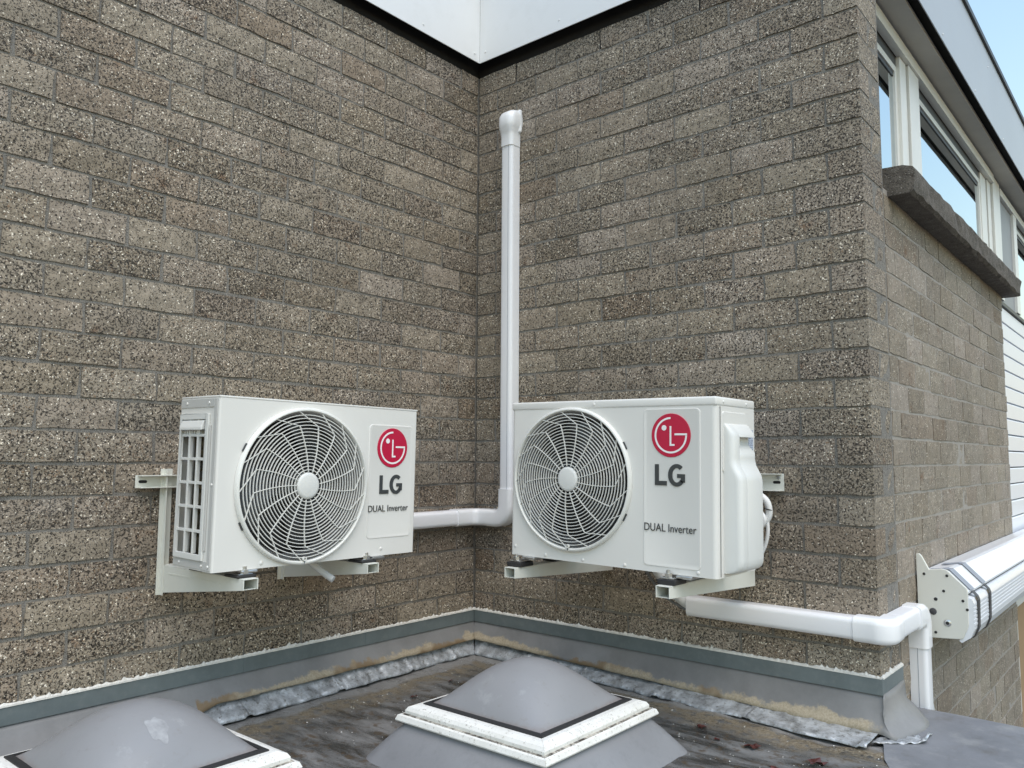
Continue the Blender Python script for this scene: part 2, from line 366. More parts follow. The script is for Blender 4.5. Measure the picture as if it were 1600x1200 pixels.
# ------------------------------------------------------------------ ground and flat roof
struct(MB().box(-60, 60, -60, 60, -3.4, -3.2).build('ground', 'ground'))
def grid(x0, x1, y0, y1, nx, ny, fz):
    m = MB(); vs_ = []
    for j in range(ny + 1):
        for i in range(nx + 1):
            x = x0 + (x1 - x0) * i / nx; y = y0 + (y1 - y0) * j / ny
            vs_.append((x, y, fz(x, y)))
    fs = [(j * (nx + 1) + i, j * (nx + 1) + i + 1, (j + 1) * (nx + 1) + i + 1, (j + 1) * (nx + 1) + i) for j in range(ny) for i in range(nx)]
    return m.add(vs_, fs)
def roofz(x, y):
    a = R(40); u = x * math.cos(a) + y * math.sin(a); w = -x * math.sin(a) + y * math.cos(a)
    z = ROOF + 0.008 * noise.noise(Vector((x * 3, y * 3, 0))) + 0.006 * noise.noise(Vector((u * 4, w * 16, 3)))
    z += 0.004 * max(0, noise.noise(Vector((u * 7, w * 30, 9))))
    return z
struct(grid(-0.03, 5.0, -5.5, -0.005, 230, 250, roofz).build('flat_roof', 'roof', smooth=180))
# raised kerb that closes the roof to the right of the building corner
prof = [(-0.34, ROOF - 0.012), (-0.28, ROOF + 0.001), (-0.20, ROOF + .006), (-0.10, ROOF + .010), (0.0, ROOF + .014), (0.12, ROOF + .021), (0.22, ROOF + .027), (0.275, ROOF + .031), (0.292, ROOF + .029), (0.298, ROOF + .018), (0.298, -0.4)]
rings = []
for i in range(91):
    x = 0; f = i / 90; rr_ = []
    for k, (y, z) in enumerate(prof):
        xa = WX - .01 if y > -.02 else WX + .09 - .10 * max(0, min(1, (y + .25) / .25)) + .012 * math.sin(k * 2.1)
        x = xa + (5.0 - xa) * (f ** 1.5)
        rr_.append((x, y + 0.004 * noise.noise(Vector((x * 3, k, 0))), z + 0.003 * noise.noise(Vector((x * 5, k * 1.3, 5)))))
    rings.append(rr_)
struct(MB().loft(rings, cap=False, closed=False).build('roof_kerb', 'kerb', smooth=50))

# ------------------------------------------------------------------ brick walls
def brick_mesh(ln, dp, seed, ht=H - JT, mat='brick'):
    q_ = .3 if dp > .06 else 1.0; rnd = random.Random(seed); nx, nz = (5, 2) if ln > 0.15 else (3, 2)
    m = MB(); V = []
    for j in range(nz + 1):
        for i in range(nx + 1):
            edge = i in (0, nx) or j in (0, nz)
            ux, uz = i / nx, j / nz
            if not edge: ux += rnd.uniform(-.06, .06); uz += rnd.uniform(-.07, .07)
            x = (ux - .5) * ln + (rnd.uniform(-.0034, .0026) * q_ if edge else 0); z = (uz - .5) * ht + (rnd.uniform(-.0022, .0022) if edge else 0)
            y = (rnd.uniform(.0004, .0016) if mat == 'brick_worn' else rnd.uniform(.0012, .0046) * q_) if edge else rnd.uniform(-.0022, .0018)
            V.append((x, y, z))
    F = [(j * (nx + 1) + i, j * (nx + 1) + i + 1, (j + 1) * (nx + 1) + i + 1, (j + 1) * (nx + 1) + i) for j in range(nz) for i in range(nx)]
    per = [i for i in range(nx + 1)] + [(j + 1) * (nx + 1) - 1 for j in range(1, nz + 1)] + [nz * (nx + 1) + i for i in range(nx - 1, -1, -1)] + [j * (nx + 1) for j in range(nz - 1, 0, -1)]
    k = len(V)
    for q in per: V.append((V[q][0], dp, V[q][2]))
    n = len(per)
    for i in range(n): F.append((per[(i + 1) % n], per[i], k + i, k + (i + 1) % n))
    m.add(V, F)
    me = bpy.data.meshes.new('brick'); me.from_pydata(m.v, [], m.f); me.update(); me.materials.append(M[mat])
    return me
BR = {}
def brick(kind, ln, dp):
    key = (kind, random.randrange(7))
    if key not in BR: BR[key] = brick_mesh(ln, dp, hash((len(BR), 5)), mat='brick_worn' if kind[0] == 'w' else 'brick')
    return BR[key]
def lay(parent, kind, ln, dp, org, u, v, rz):
    o = bpy.data.objects.new('brick', brick(kind, ln, dp)); COL.objects.link(o); o.parent = parent
    d = Vector((math.cos(rz), math.sin(rz), 0)); nrm = Vector((math.sin(rz), -math.cos(rz), 0))
    qn = 0.25 if kind[0] == 'q' else 1.0
    c = Vector(org) + d * u + nrm * random.uniform(-.0015, .0018) * qn; c.z = Z0 - v * H + random.uniform(-.0012, .0012)
    if v < -1: c -= nrm * .028
    o.location = c; o.rotation_euler = (random.uniform(-.004, .004) * qn, random.uniform(-.003, .003) * qn, rz + random.uniform(-.004, .004) * qn)
FULL, HALF = L - JT, L / 2 - JT
TOPV = -1
# left wall: plane x = 0, its face looks to +x, runs from the inner corner towards the viewer
wl = thing('brick_wall', 'long grainy grey brown brick wall behind the smaller air conditioner, on the left', 'wall', (0, 0, 0))
MB().box(-0.16, -0.0060, -2.6, 0.02, -0.08, Z0 + H - .004).build('mortar', 'mortar', wl)
for v in range(TOPV, 26):
    par = (v + 1) % 2           # row -0.5 has its joints at half bricks
    u = 0.0
    if par == 0:
        lay(wl, 'h', HALF, 0.05, (0, 0, 0), -0.25 * L, v + .5, R(90)); u = 0.5
    while u < 10.4:
        lay(wl, 'f', FULL, 0.05, (0, 0, 0), -(u + .5) * L, v + .5, R(90)); u += 1
# right wall: plane y = 0, face looks to -y, from inner corner to the outside corner
wr = thing('brick_wall', 'grainy brown brick wall behind the larger air conditioner, ending at the outside corner', 'wall', (0, 0, 0))
MB().box(-0.0, WX - 0.0015, 0.0060, 0.16, -0.75, Z0 + H - .004).build('mortar', 'mortar', wr)
for v in range(TOPV, 33):
    par = (v + 1) % 2
    if v < 26:
        if par == 0:               # joints at whole numbers; the corner shows a half brick, the end of a stretcher round the corner
            for k in range(7): lay(wr, 'f', FULL, 0.05, (0, 0, 0), (k + .5) * L, v + .5, 0)
        else:
            lay(wr, 'h', HALF, 0.05, (0, 0, 0), .25 * L, v + .5, 0)
            for k in range(6): lay(wr, 'f', FULL, 0.05, (0, 0, 0), (k + 1.0) * L, v + .5, 0)
    if par == 0: lay(wr, 'qh', HALF + JT / 2, L - JT, (0, 0, 0), 7 * L + (HALF + JT / 2 + JT) / 2 - JT / 4 + JT / 4, v + .5, 0)
    else: lay(wr, 'qf', FULL + JT / 2, L / 2 - JT, (0, 0, 0), 6.5 * L + (FULL + JT / 2 + JT) / 2, v + .5, 0)
# return wall: plane x = WX, face looks to +x, runs away from the viewer
RL = 2.535
SILL_T, SILL_B = 1.905, 1.80
wt = thing('brick_wall', 'receding brick wall under the window strip, round the outside corner', 'wall', (0, 0, 0))
PJ = L + .012                     # straight joint between the corner pier and the panel under the window
MB().box(WX - 0.16, WX - 0.0016, 0.162, PJ - .006, -3.2, Z0 - TOPV * H).build('mortar', 'mortar', wt)
MB().box(WX - 0.16, WX - 0.0026, PJ - .0055, RL - 0.006, -3.2, SILL_B + 0.02).build('mortar', 'mortar_pale', wt)
for v in range(TOPV, 33):
    par = (v + 1) % 2; zt = Z0 - v * H
    if par: lay(wt, 'h', HALF, 0.05, (WX, 0, 0), .75 * L, v + .5, R(90))
    if zt > SILL_B + 0.03: continue
    u = PJ
    if par: lay(wt, 'wh', HALF, 0.05, (WX, 0, 0), u + HALF / 2, v + .5, R(90)); u += L / 2
    while u + L <= RL + 1e-6:
        lay(wt, 'wf', FULL, 0.05, (WX, 0, 0), u + FULL / 2, v + .5, R(90)); u += L
    rest = RL - u
    if rest > 0.03: lay(wt, 'wr%d' % par, rest - .002, 0.05, (WX, 0, 0), u + rest / 2 - .001, v + .5, R(90))
for u_, w_, k_ in ((1.5, wl, 0), (4.5, wl, 0), (1.0, wr, 1), (3.0, wr, 1), (5.0, wr, 1)):
    z_ = Z0 + H * .5
    b_ = MB().box(-.0066, -.0054, -u_ * L - .004, -u_ * L + .002, z_ - .040, z_ + .040) if k_ == 0 else MB().box(u_ * L - .003, u_ * L + .003, .0054, .0066, z_ - .040, z_ + .040)
    b_.build('open_joint', 'gap_shade', w_)
# rough concrete sill on top of that wall
xs = [0.285 + 2.32 * i / 40 for i in range(41)]; rings = []
for i, y in enumerate(xs):
    r_ = []
    for k, (x, z) in enumerate([(WX - 0.13, SILL_T), (WX - .02, SILL_T), (WX + .05, SILL_T - .004), (WX + .083, SILL_T - .012), (WX + .090, SILL_T - .025), (WX + .088, SILL_T - .06), (WX + .086, SILL_B + .008), (WX + .07, SILL_B), (WX + 0.0, SILL_B), (WX - .13, SILL_B)]):
        a = .007 if 1 < k < 8 else 0
        r_.append((x + a * noise.noise(Vector((k * 3.1, y * 19, 1))), y, z + a * noise.noise(Vector((k * 2.3, y * 17, 8)))))
    rings.append(r_)
MB().loft(rings).build('window_sill', 'sill', wt)['label'] = 'rough grey concrete window sill'

# ------------------------------------------------------------------ roof edge: white fascia panels
ZF0, ZF1, OV = 2.70, 3.10, 0.04
fs_ = thing('roof_fascia', 'white fascia panels with screw heads along the roof edge above both brick walls', 'fascia')
MB().box(OV - 0.004, OV, -3.2, -OV - .0006, ZF0, ZF1).build('panel', 'fascia', fs_)
MB().box(OV + .0006, WX + OV - .0006, -OV, -OV + 0.004, ZF0, ZF1).build('panel', 'fascia', fs_)
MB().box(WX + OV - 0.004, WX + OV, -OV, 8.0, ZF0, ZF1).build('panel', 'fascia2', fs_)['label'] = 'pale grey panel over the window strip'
MB().box(OV - 0.05, OV + 0.012, -3.2, -OV + .012, ZF1 + .002, ZF1 + 0.03).build('cap_trim', 'trim', fs_)
MB().box(OV + .013, WX + OV + 0.012, -OV - .012, -OV + .05, ZF1 + .002, ZF1 + 0.03).build('cap_trim', 'trim', fs_)
MB().box(WX + OV - 0.05, WX + OV + 0.012, -OV + .051, 8.0, ZF1 + .002, ZF1 + 0.03).build('cap_trim', 'trim', fs_)
MB().box(-0.14, -0.014, -3.2, 0.05, Z0 + H + .001, 2.99).build('gap_shade_strip', 'gap_shade', fs_)  # black strip paints in the shade of the gap under the fascia
MB().box(-0.013, WX - 0.014, 0.014, 0.14, Z0 + H + .001, 2.99).build('gap_shade_strip', 'gap_shade', fs_)
MB().box(WX - 0.12, WX + 0.034, 0.27, 8.0, 2.722, 2.99).build('gap_shade_strip', 'gap_shade', fs_)  # same painted shade for the gap between soffit and fascia
# deck that closes the roof above, so that no sky shows through the gap
MB().box(-8, WX + .005, .056, 9, 3.0, 3.08).build('roof_deck', 'trim', fs_)
MB().box(-8, .005, -3.2, .055, 3.0, 3.08).build('roof_deck', 'trim', fs_)
def screw_head(parent, loc, nrm, r=0.005, mat='fascia', name='screw', h=0.0025):
    n = Vector(nrm).normalized(); a = Vector((0, 0, 1)) if abs(n.z) < .9 else Vector((1, 0, 0)); a = (a - n * a.dot(n)).normalized(); b = n.cross(a)
    rings = []
    for rr, hh in ((r, 0), (r, h * .4), (r * .7, h), (r * .15, h * 1.1)):
        rings.append([Vector(loc) + n * hh + (a * math.cos(2 * math.pi * j / 10) + b * math.sin(2 * math.pi * j / 10)) * rr for j in range(10)])
    return MB().loft(rings).build(name, mat, parent, smooth=40)
for y in (-0.075, -0.40, -0.75): screw_head(fs_, (OV, y, ZF0 + .035), (1, 0, 0))
for x in (0.075, 0.50, 0.95): screw_head(fs_, (x, -OV, ZF0 + .045), (0, -1, 0))
for y in (0.35, 0.6, 1.1, 1.8, 2.6): screw_head(fs_, (WX + OV, y, ZF0 + .03), (1, 0, 0))
for y in (0.35, 1.1, 2.2): screw_head(fs_, (WX + OV, y, ZF1 - .09), (1, 0, 0))

# ------------------------------------------------------------------ window strip of the receding side
XW = WX - 0.10
wn = thing('window_strip', 'strip of cream framed windows reflecting the sky above the concrete sill', 'window', (0, 0, 0))
MB().box(XW - 0.05, WX - 0.001, 0.25, 8, 2.690, 2.708).build('soffit_board', 'soffit', wn)
MB().box(XW - 0.02, XW + 0.014, 0.2475, 3.07, 2.625, 2.678).build('head_bar', 'winframe', wn, bevel=.002)
MB().box(XW - 0.02, XW + 0.010, 3.32, 8, 2.610, 2.660).build('head_bar', 'winframe', wn, bevel=.002)
MB().box(XW - 0.10, XW - 0.022, 0.2475, 8, 2.580, 2.69).build('shaded_rebate', 'shade_gasket', wn)  # shade under the window head is put into this dark colour
def mull(y0, y1, x1, z0=SILL_T - .003, z1=2.624, mat='winframe'): return MB().box(XW - 0.038, x1, y0, y1, z0, z1).build('mullion', mat, wn, bevel=.002)
mull(0.965, 1.062, XW - .006); mull(1.075, 1.245, XW + .004)
mull(2.78, 2.94, XW - .014); mull(2.96, 3.06, XW - .008); mull(3.075, 3.31, XW + .006, z1=2.68); mull(3.84, 3.97, XW + .006)
mull(6.0, 6.15, XW + .004)
MB().box(XW - 0.04, XW - 0.012, 3.31, 3.84, SILL_T, 2.614).build('infill_panel', 'greypanel', wn)
def pane(y0, y1, z0=SILL_T + .0, z1=2.578):
    g = MB().box(XW - 0.036, XW - 0.030, y0 + .02, y1 - .02, z0 + .0, z1 - .02).build('pane', 'glass', wn)
    f = MB()
    f.box(XW - .038, XW - .020, y0, y0 + .05, z0, z1 - .001); f.box(XW - .038, XW - .020, y1 - .032, y1, z0, z1 - .001)
    f.box(XW - .038, XW - .0205, y0 + .05, y1 - .032, z1 - .030, z1 - .001)
    f.build('casement', 'winframe', g)
    MB().box(XW - .0295, XW - .026, y0 + .051, y1 - .033, z1 - .050, z1 - .0305).build('gasket', 'shade_gasket', g)
pane(0.22, 0.965); pane(1.245, 2.78); pane(3.97, 6.0); pane(6.15, 7.9)
# dark room and wall behind the strip
MB().box(XW - 0.30, XW - 0.12, 0.2, 8, 1.8, 2.69).build('back_wall', 'dark', wn)

# white boarding beyond the brick
sd = thing('siding', 'white horizontal board siding beyond the brick wall', 'siding')
for k in range(16):
    z1 = 1.775 - k * 0.0945
    m = MB(); x = WX - 0.035
    y0, y1 = RL + .001, 8
    m.loft([[(x - .03, y, z1), (x, y, z1), (x + .004, y, z1 - .006), (x + .004, y, z1 - .086), (x - .003, y, z1 - .0885), (x - .03, y, z1 - .0885)] for y in (y0, y1)])
    m.build('board', 'siding', sd)
MB().box(WX - .08, WX - .066, RL + .001, 8, .25, 1.79).build('backing', 'strap_d', sd)
MB().box(WX - .07, WX - .02, RL + .005, 8, 1.779, 1.80).build('drip_edge', 'trim', sd)
dr = thing('door', 'white framed glass door with a brown curtain under the awning at the right edge', 'door')
MB().box(WX - .08, WX - .012, RL + .0015, RL + .075, -3.19, .14).build('jamb', 'winframe', dr, bevel=.003)
MB().box(WX - .08, WX - .012, RL + .0755, 6, .06, .14).build('head', 'winframe', dr, bevel=.003)
MB().box(WX - .06, WX - .054, RL + .076, 6, -3.19, .059).build('curtain', 'tan', dr)

# ------------------------------------------------------------------ air conditioners
def front_with_hole(m, x0, x1, z0, z1, cx, cz, r, y=0.0):
    angs = set(2 * math.pi * k / 96 for k in range(96))
    for qx, qz in ((x0, z0), (x1, z0), (x1, z1), (x0, z1)): angs.add(math.atan2(qz - cz, qx - cx) % (2 * math.pi))
    angs = sorted(angs); A = []; B = []
    for a in angs:
        c, s = math.cos(a), math.sin(a); t_ = 1e9
        if c > 1e-9: t_ = min(t_, (x1 - cx) / c)
        if c < -1e-9: t_ = min(t_, (x0 - cx) / c)
        if s > 1e-9: t_ = min(t_, (z1 - cz) / s)
        if s < -1e-9: t_ = min(t_, (z0 - cz) / s)
        A.append((cx + r * c, y, cz + r * s)); B.append((cx + t_ * c, y, cz + t_ * s))
    n = len(A); m.add(A + B, [(i, n + i, n + (i + 1) % n, (i + 1) % n) for i in range(n)])

def logo(parent, cx, cz, Rr):
    y = -0.0032
    lg = MB().lathe([(0.0005, y), (Rr * .985, y), (Rr, y + .0006), (Rr, y + .0022)], 64, c=(cx, 0, cz)).build('emblem', 'red', parent, smooth=30)
    w = Rr * .085; ro, ri = Rr * .83, Rr * .745; yy = y - .0006
    m = MB(); a0, a1 = R(90), R(359.5); n = 60; V = []
    for i in range(n + 1):
        a = a0 + (a1 - a0) * i / n
        for r_ in (ri, ro):
            for q in (yy, y): V.append((cx + r_ * math.cos(a), q, cz + r_ * math.sin(a)))
    F = []
    for i in range(n):
        k = i * 4; F += [(k, k + 2, k + 6, k + 4), (k + 1, k + 5, k + 7, k + 3), (k, k + 4, k + 5, k + 1), (k + 2, k + 3, k + 7, k + 6)]
    m.add(V, F)
    m.box(cx + .20 * Rr, cx + .83 * Rr, yy, y, cz - .0, cz + w)
    m.build('letter_g', 'white_print', lg)
    MB().box(cx - .05 * Rr, cx - .05 * Rr + w, yy, y, cz - .40 * Rr, cz + .42 * Rr).box(cx - .05 * Rr, cx + .20 * Rr, yy, y, cz - .40 * Rr - w, cz - .4001 * Rr).build('letter_l', 'white_print', lg)
    MB().lathe([(0.0003, yy), (Rr * .125, yy), (Rr * .125, y)], 24, c=(cx - .34 * Rr, 0, cz + .34 * Rr)).build('dot', 'white_print', lg)

def word_lg(parent, x0, x1, z0, z1):
    y0, y1 = -0.0034, -0.0015; h = z1 - z0; w = x1 - x0; s = h * .21
    MB().box(x0, x0 + s, y0, y1, z0, z1).box(x0 + s, x0 + w * .40, y0, y1, z0, z0 + s).build('letter_l', 'grey_print', parent)
    # G: an elliptical bowl with a bar and a spur
    cx = x0 + w * .73; cz = (z0 + z1) / 2; rx = w * .285; rz = h * .53
    m = MB(); V = []; n = 36
    for i in range(n + 1):
        a = R(48) + R(300 - 0) * i / n * (.985)
        a = R(48 + 276 * i / n)
        for k in (1.0, None):
            ax, az = (rx, rz) if k else (rx - s * 1.05, rz - s * .9)
            for q in (y0, y1): V.append((cx + ax * math.cos(a), q, cz + az * math.sin(a)))
    F = []
    for i in range(n):
        k = i * 4; F += [(k, k + 2, k + 6, k + 4), (k + 1, k + 5, k + 7, k + 3), (k, k + 4, k + 5, k + 1), (k + 2, k + 3, k + 7, k + 6)]
    F += [(0, 1, 3, 2), (n * 4, n * 4 + 2, n * 4 + 3, n * 4 + 1)]
    m.add(V, F)
    ax = cx + rx * math.cos(R(324)) ; zb = cz + rz * math.sin(R(324))
    m.box(x1 - s * 1.0, x1, y0, y1, zb - h * .02, cz + h * .06)
    m.box(cx + w * .015, x1 - s * 1.0, y0, y1, cz + h * .06 - s * .85, cz + h * .06)
    m.build('letter_g', 'grey_print', parent)

def text(parent, body, x0, x1, z0, h, name='lettering', mat='grey_print'):
    cu = bpy.data.curves.new('lettering', 'FONT'); cu.body = body; cu.size = 1.0; cu.extrude = 0.0; cu.resolution_u = 6
    o = bpy.data.objects.new('lettering', cu); COL.objects.link(o)
    dg = bpy.context.evaluated_depsgraph_get(); me = bpy.data.meshes.new_from_object(o.evaluated_get(dg))
    bpy.data.objects.remove(o)
    xs_ = [v.co.x for v in me.vertices]; ys_ = [v.co.y for v in me.vertices]
    sx = (x1 - x0) / (max(xs_) - min(xs_)); sz = h / (max(ys_) - 0.0)
    mnx = min(xs_)
    for v in me.vertices: v.co = Vector((x0 + (v.co.x - mnx) * sx, -0.0034, z0 + v.co.y * sz))
    bm = bmesh.new(); bm.from_mesh(me)
    g = bmesh.ops.extrude_face_region(bm, geom=list(bm.faces))
    bmesh.ops.translate(bm, vec=(0, .001, 0), verts=[q for q in g['geom'] if isinstance(q, bmesh.types.BMVert)])
    bmesh.ops.recalc_face_normals(bm, faces=bm.faces); bm.to_mesh(me); bm.free()
    me.materials.clear(); me.materials.append(M[mat])
    o = bpy.data.objects.new(name, me); COL.objects.link(o); o.parent = parent
    return o

def fan_and_grille(ac, cx, cz, RF, mirror_tabs):
    # shroud, fan and dark inside, all behind the front
    MB().lathe([(RF - .004, -.004), (RF - .012, .004), (RF - .020, .030), (RF - .022, .075)], 72, c=(cx, 0, cz)).build('fan_shroud', 'shroud', ac, smooth=60)
    MB().lathe([(.0005, .098), (RF - .0225, .098), (RF - .0225, .074)], 48, c=(cx, 0, cz)).build('inside', 'dark', ac)
    fan = MB().lathe([(.0005, .030), (.040, .032), (.052, .045), (.055, .085)], 32, c=(cx, 0, cz)).build('fan', 'fan', ac, smooth=50)
    for b in range(3):
        m = MB(); V = []; nr, na = 8, 8; a0 = R(20 + 120 * b)
        for i in range(nr + 1):
            r_ = .050 + (RF - .028 - .050) * i / nr
            for j in range(na + 1):
                f = j / na; a = a0 + R(16 * i / nr) + R(72) * f * (0.75 + .25 * i / nr)
                V.append((cx + r_ * math.cos(a), .040 + .048 * (1 - f) + .004 * math.sin(f * 3.1), cz + r_ * math.sin(a)))
        F = [(i * (na + 1) + j, i * (na + 1) + j + 1, (i + 1) * (na + 1) + j + 1, (i + 1) * (na + 1) + j) for i in range(nr) for j in range(na)]
        o = m.add(V, F).build('blade', 'fan', fan, smooth=60)
        md = o.modifiers.new('thick', 'SOLIDIFY'); md.thickness = .003
    # grille: moulded rim, then rings and swept spokes
    g = MB().lathe([(RF + .006, -.0005), (RF + .005, -.010), (RF + .001, -.0145), (RF - .003, -.0145), (RF - .006, -.010), (RF - .007, -.002)], 96, c=(cx, 0, cz)).build('fan_grille', 'grille', ac, smooth=50)
    def dome(r): return -.0105 - .010 * (1 - (r / RF) ** 2)
    rin, rout, nrg = .0475, RF - .016, 17
    for k in range(nrg):
        r_ = rin + (rout - rin) * k / (nrg - 1); d = dome(r_); w = .00102
        MB().lathe([(r_ - w, d), (r_ + w, d), (r_ + w * .9, d + .0045), (r_ - w * .9, d + .0045)], 80, c=(cx, 0, cz), closed=True).build('grille_ring', 'grille', g, smooth=40)
    RK = RF * .79; NS = 17
    for k in range(NS):
        t0 = R(8 + 360 * k / NS)
        def pol(r_, a_): return Vector((r_ * math.cos(a_), r_ * math.sin(a_)))
        pa, pk, pb = pol(.041, t0), pol(RK, t0 + R(8)), pol(RF - .005, t0 + R(27.5))
        side = Vector((-(pk - pa).y, (pk - pa).x)) * -.035
        xy = [pa.lerp(pk, i / 8) + side * math.sin(i / 8 * math.pi) for i in range(8)]
        xy += [pk.lerp(pa, .035), pk.lerp(pb, .02) * .997, pk.lerp(pb, .12)] + [pk.lerp(pb, f) for f in (.35, .6, .8, 1)]
        pts = [(q.length, math.atan2(q.y, q.x)) for q in xy]
        P3 = [Vector((cx + r_ * math.cos(a), dome(r_) - .0008, cz + r_ * math.sin(a))) for r_, a in pts]
        m = MB(); rings = []
        for i, q in enumerate(P3):
            d = (P3[min(i + 1, len(P3) - 1)] - P3[max(0, i - 1)]); d.y = 0; d.normalize(); s = Vector((-d.z, 0, d.x)) * .0009
            rings.append([q - s, q + s, q + s + Vector((0, .005, 0)), q - s + Vector((0, .005, 0))])
        m.loft(rings).build('grille_spoke', 'grille', g)
    MB().lathe([(.0003, -.0225), (.030, -.0222), (.0375, -.0205), (.0395, -.017), (.0395, -.010)], 48, c=(cx, 0, cz)).build('hub_cap', 'ac_plastic', g, smooth=50)
    # clip tabs of the rim and the keyhole at its foot
    for a in ((152, 208) if mirror_tabs else (28, -28)):
        aa = R(a); m = MB(); V = []
        for i in range(7):
            b = aa + R(-3 + 6 * i / 6)
            for r_ in (RF + .003, RF + .0095):
                for q in (-.0045, -.0003): V.append((cx + r_ * math.cos(b), q, cz + r_ * math.sin(b)))
        F = []
        for i in range(6):
            k = i * 4; F += [(k, k + 2, k + 6, k + 4), (k + 1, k + 5, k + 7, k + 3), (k, k + 4, k + 5, k + 1), (k + 2, k + 3, k + 7, k + 6)]
        F += [(0, 1, 3, 2), (24, 26, 27, 25)]
        m.add(V, F).build('clip_slot', 'fan', g)
    MB().lathe([(.0035, -.018), (.0062, -.018), (.0062, -.010), (.0035, -.010)], 20, c=(cx, 0, cz - RF + .0125), closed=True).build('key_loop', 'grille', g, smooth=40)
    MB().box(cx - .0012, cx + .0012, -.0152, -.013, cz - RF - .001, cz - RF + .009).build('key_slot', 'fan', g)

def cabinet(ac, w, h, d, cx, cz, RF, rc=.012, side_hole=None):
    m = MB()
    loop = []
    for i in range(7):
        a = R(-90 + 90 * i / 6); loop.append((w - rc + rc * math.cos(a), rc + rc * math.sin(a)))
    loop += [(w, d), (0, d)]
    for i in range(7):
        a = R(180 + 90 * i / 6); loop.append((rc + rc * math.cos(a), rc + rc * math.sin(a)))
    n = len(loop)
    for i in range(n - 1):
        (xa, ya), (xb, yb) = loop[i], loop[i + 1]
        if side_hole and xa == 0 and xb < 1e-9 and abs(ya - yb) > .05:
            y0, y1, z0, z1 = side_hole
            ya_, yb_ = min(ya, yb), max(ya, yb)
            m.add([(0, ya_, 0), (0, yb_, 0), (0, yb_, z0), (0, ya_, z0)], [(0, 1, 2, 3)])
            m.add([(0, ya_, z1), (0, yb_, z1), (0, yb_, h), (0, ya_, h)], [(0, 1, 2, 3)])
            m.add([(0, ya_, z0), (0, y0, z0), (0, y0, z1), (0, ya_, z1)], [(0, 1, 2, 3)])
            m.add([(0, y1, z0), (0, yb_, z0), (0, yb_, z1), (0, y1, z1)], [(0, 1, 2, 3)])
            continue
        m.add([(xa, ya, 0), (xb, yb, 0), (xb, yb, h), (xa, ya, h)], [(0, 1, 2, 3)])
    m.add([(x, y, 0) for x, y in loop], [tuple(range(n))]); m.add([(x, y, h) for x, y in loop], [tuple(range(n))])
    xs_ = min(cx + RF + .02, w - rc)
    front_with_hole(m, rc, xs_, 0, h, cx, cz, RF - .003)
    m.add([(xs_, 0, 0), (w - rc, 0, 0), (w - rc, 0, h), (xs_, 0, h)], [(0, 1, 2, 3)])
    o = m.build('cabinet', 'ac', ac, smooth=30)
    for q in o.data.polygons: q.use_smooth = max(abs(c) for c in q.normal) < .9999
    return o

def raised_panel(parent, x0, x1, z0, z1, r, y=-.0016, ins=.004):
    a = rrect(x0, x1, z0, z1, r); b = rrect(x0 + ins * .5, x1 - ins * .5, z0 + ins * .5, z1 - ins * .5, r - ins * .5)
    c_ = rrect(x0 + ins * 1.3, x1 - ins * 1.3, z0 + ins * 1.3, z1 - ins * 1.3, r - ins * .9); d_ = rrect(x0 + ins * 1.9, x1 - ins * 1.9, z0 + ins * 1.9, z1 - ins * 1.9, r - ins)
    return MB().loft([[(x, 0.0003, z) for x, z in a], [(x, y, z) for x, z in b], [(x, y, z) for x, z in c_], [(x, y * .55, z) for x, z in d_]]).build('badge_panel', 'ac', parent, smooth=25)

# -- the larger unit on the right wall
rw, rh, rd = .757, .516, .262
ac2 = thing('air_conditioner', 'larger white air conditioner outdoor unit with bulging side cover, on the right wall', 'air conditioner', (.674, -.55, .549), 0, 'air conditioner outdoor units')
ac2.rotation_euler = (R(0), R(0.75), 0)
cabinet(ac2, rw, rh - .026, rd, .250, .263, .228)
fan_and_grille(ac2, .250, .263, .226, False)
MB().box(-.0018, rw + .0018, -.0022, rd + .002, rh - .027, rh).build('top_cover', 'ac', ac2, smooth=40, bevel=.006, seg=3)
raised_panel(ac2, .520, .709, .017, .484, .014)
logo(ac2, .614, .404, .0645); word_lg(ac2, .561, .660, .256, .318); text(ac2, 'DUAL Inverter', .525, .696, .121, .0225)
for x, z in ((.022, .030), (.150, .012), (.300, .010), (.455, .010), (.700, .012)): screw_head(ac2, (x, 0, z), (0, -1, 0), .0055, 'ac')
screw_head(ac2, (.34, -.0022, rh - .014), (0, -1, 0), .005, 'ac')
for y in (.045, .200): screw_head(ac2, (rw + .0018, y, rh - .014), (1, 0, 0), .0045, 'ac')
# seam between front panel and side panel
MB().box(rw + .0002, rw + .0012, .024, .0262, .004, rh - .028).build('seam', 'fan', ac2)
# upper recess plate of the side and the bulging valve cover
o = MB().loft([[(rw + .0002, y, z) for y, z in rrect(.038, .200, .30, .474, .008)], [(rw + .0028, y, z) for y, z in rrect(.0395, .1985, .30, .4725, .007)]]).build('side_panel', 'ac', ac2, smooth=30)
def cover(ya, yb, prof, rf, rb, name):
    rings = []
    for z, o_ in prof:
        o_ = max(o_, .0005); r1 = min(rf, o_ * .9); r3 = min(rb, o_ * .9); ring = [(rw - .001, ya, z)]
        for i in range(6):
            a = R(90 * i / 5); ring.append((rw + o_ - r1 + r1 * math.sin(a), ya + r1 - r1 * math.cos(a), z))
        for i in range(6):
            a = R(90 * i / 5); ring.append((rw + o_ - r3 + r3 * math.cos(a), yb - r3 + r3 * math.sin(a), z))
        ring.append((rw - .001, yb, z)); rings.append(ring)
    return MB().loft(rings).build(name, 'ac_plastic', ac2, smooth=50)
base_p = [(.440, .002), (.436, .009), (.413, .027), (.402, .030)]
low_p = [(.340, .030), (.330, .031), (.318, .034), (.300, .044), (.288, .050), (.274, .053), (.050, .054), (.036, .053), (.024, .048), (.016, .038), (.012, .022)]
cover(.046, .090, base_p + low_p, .016, .001, 'valve_cover')
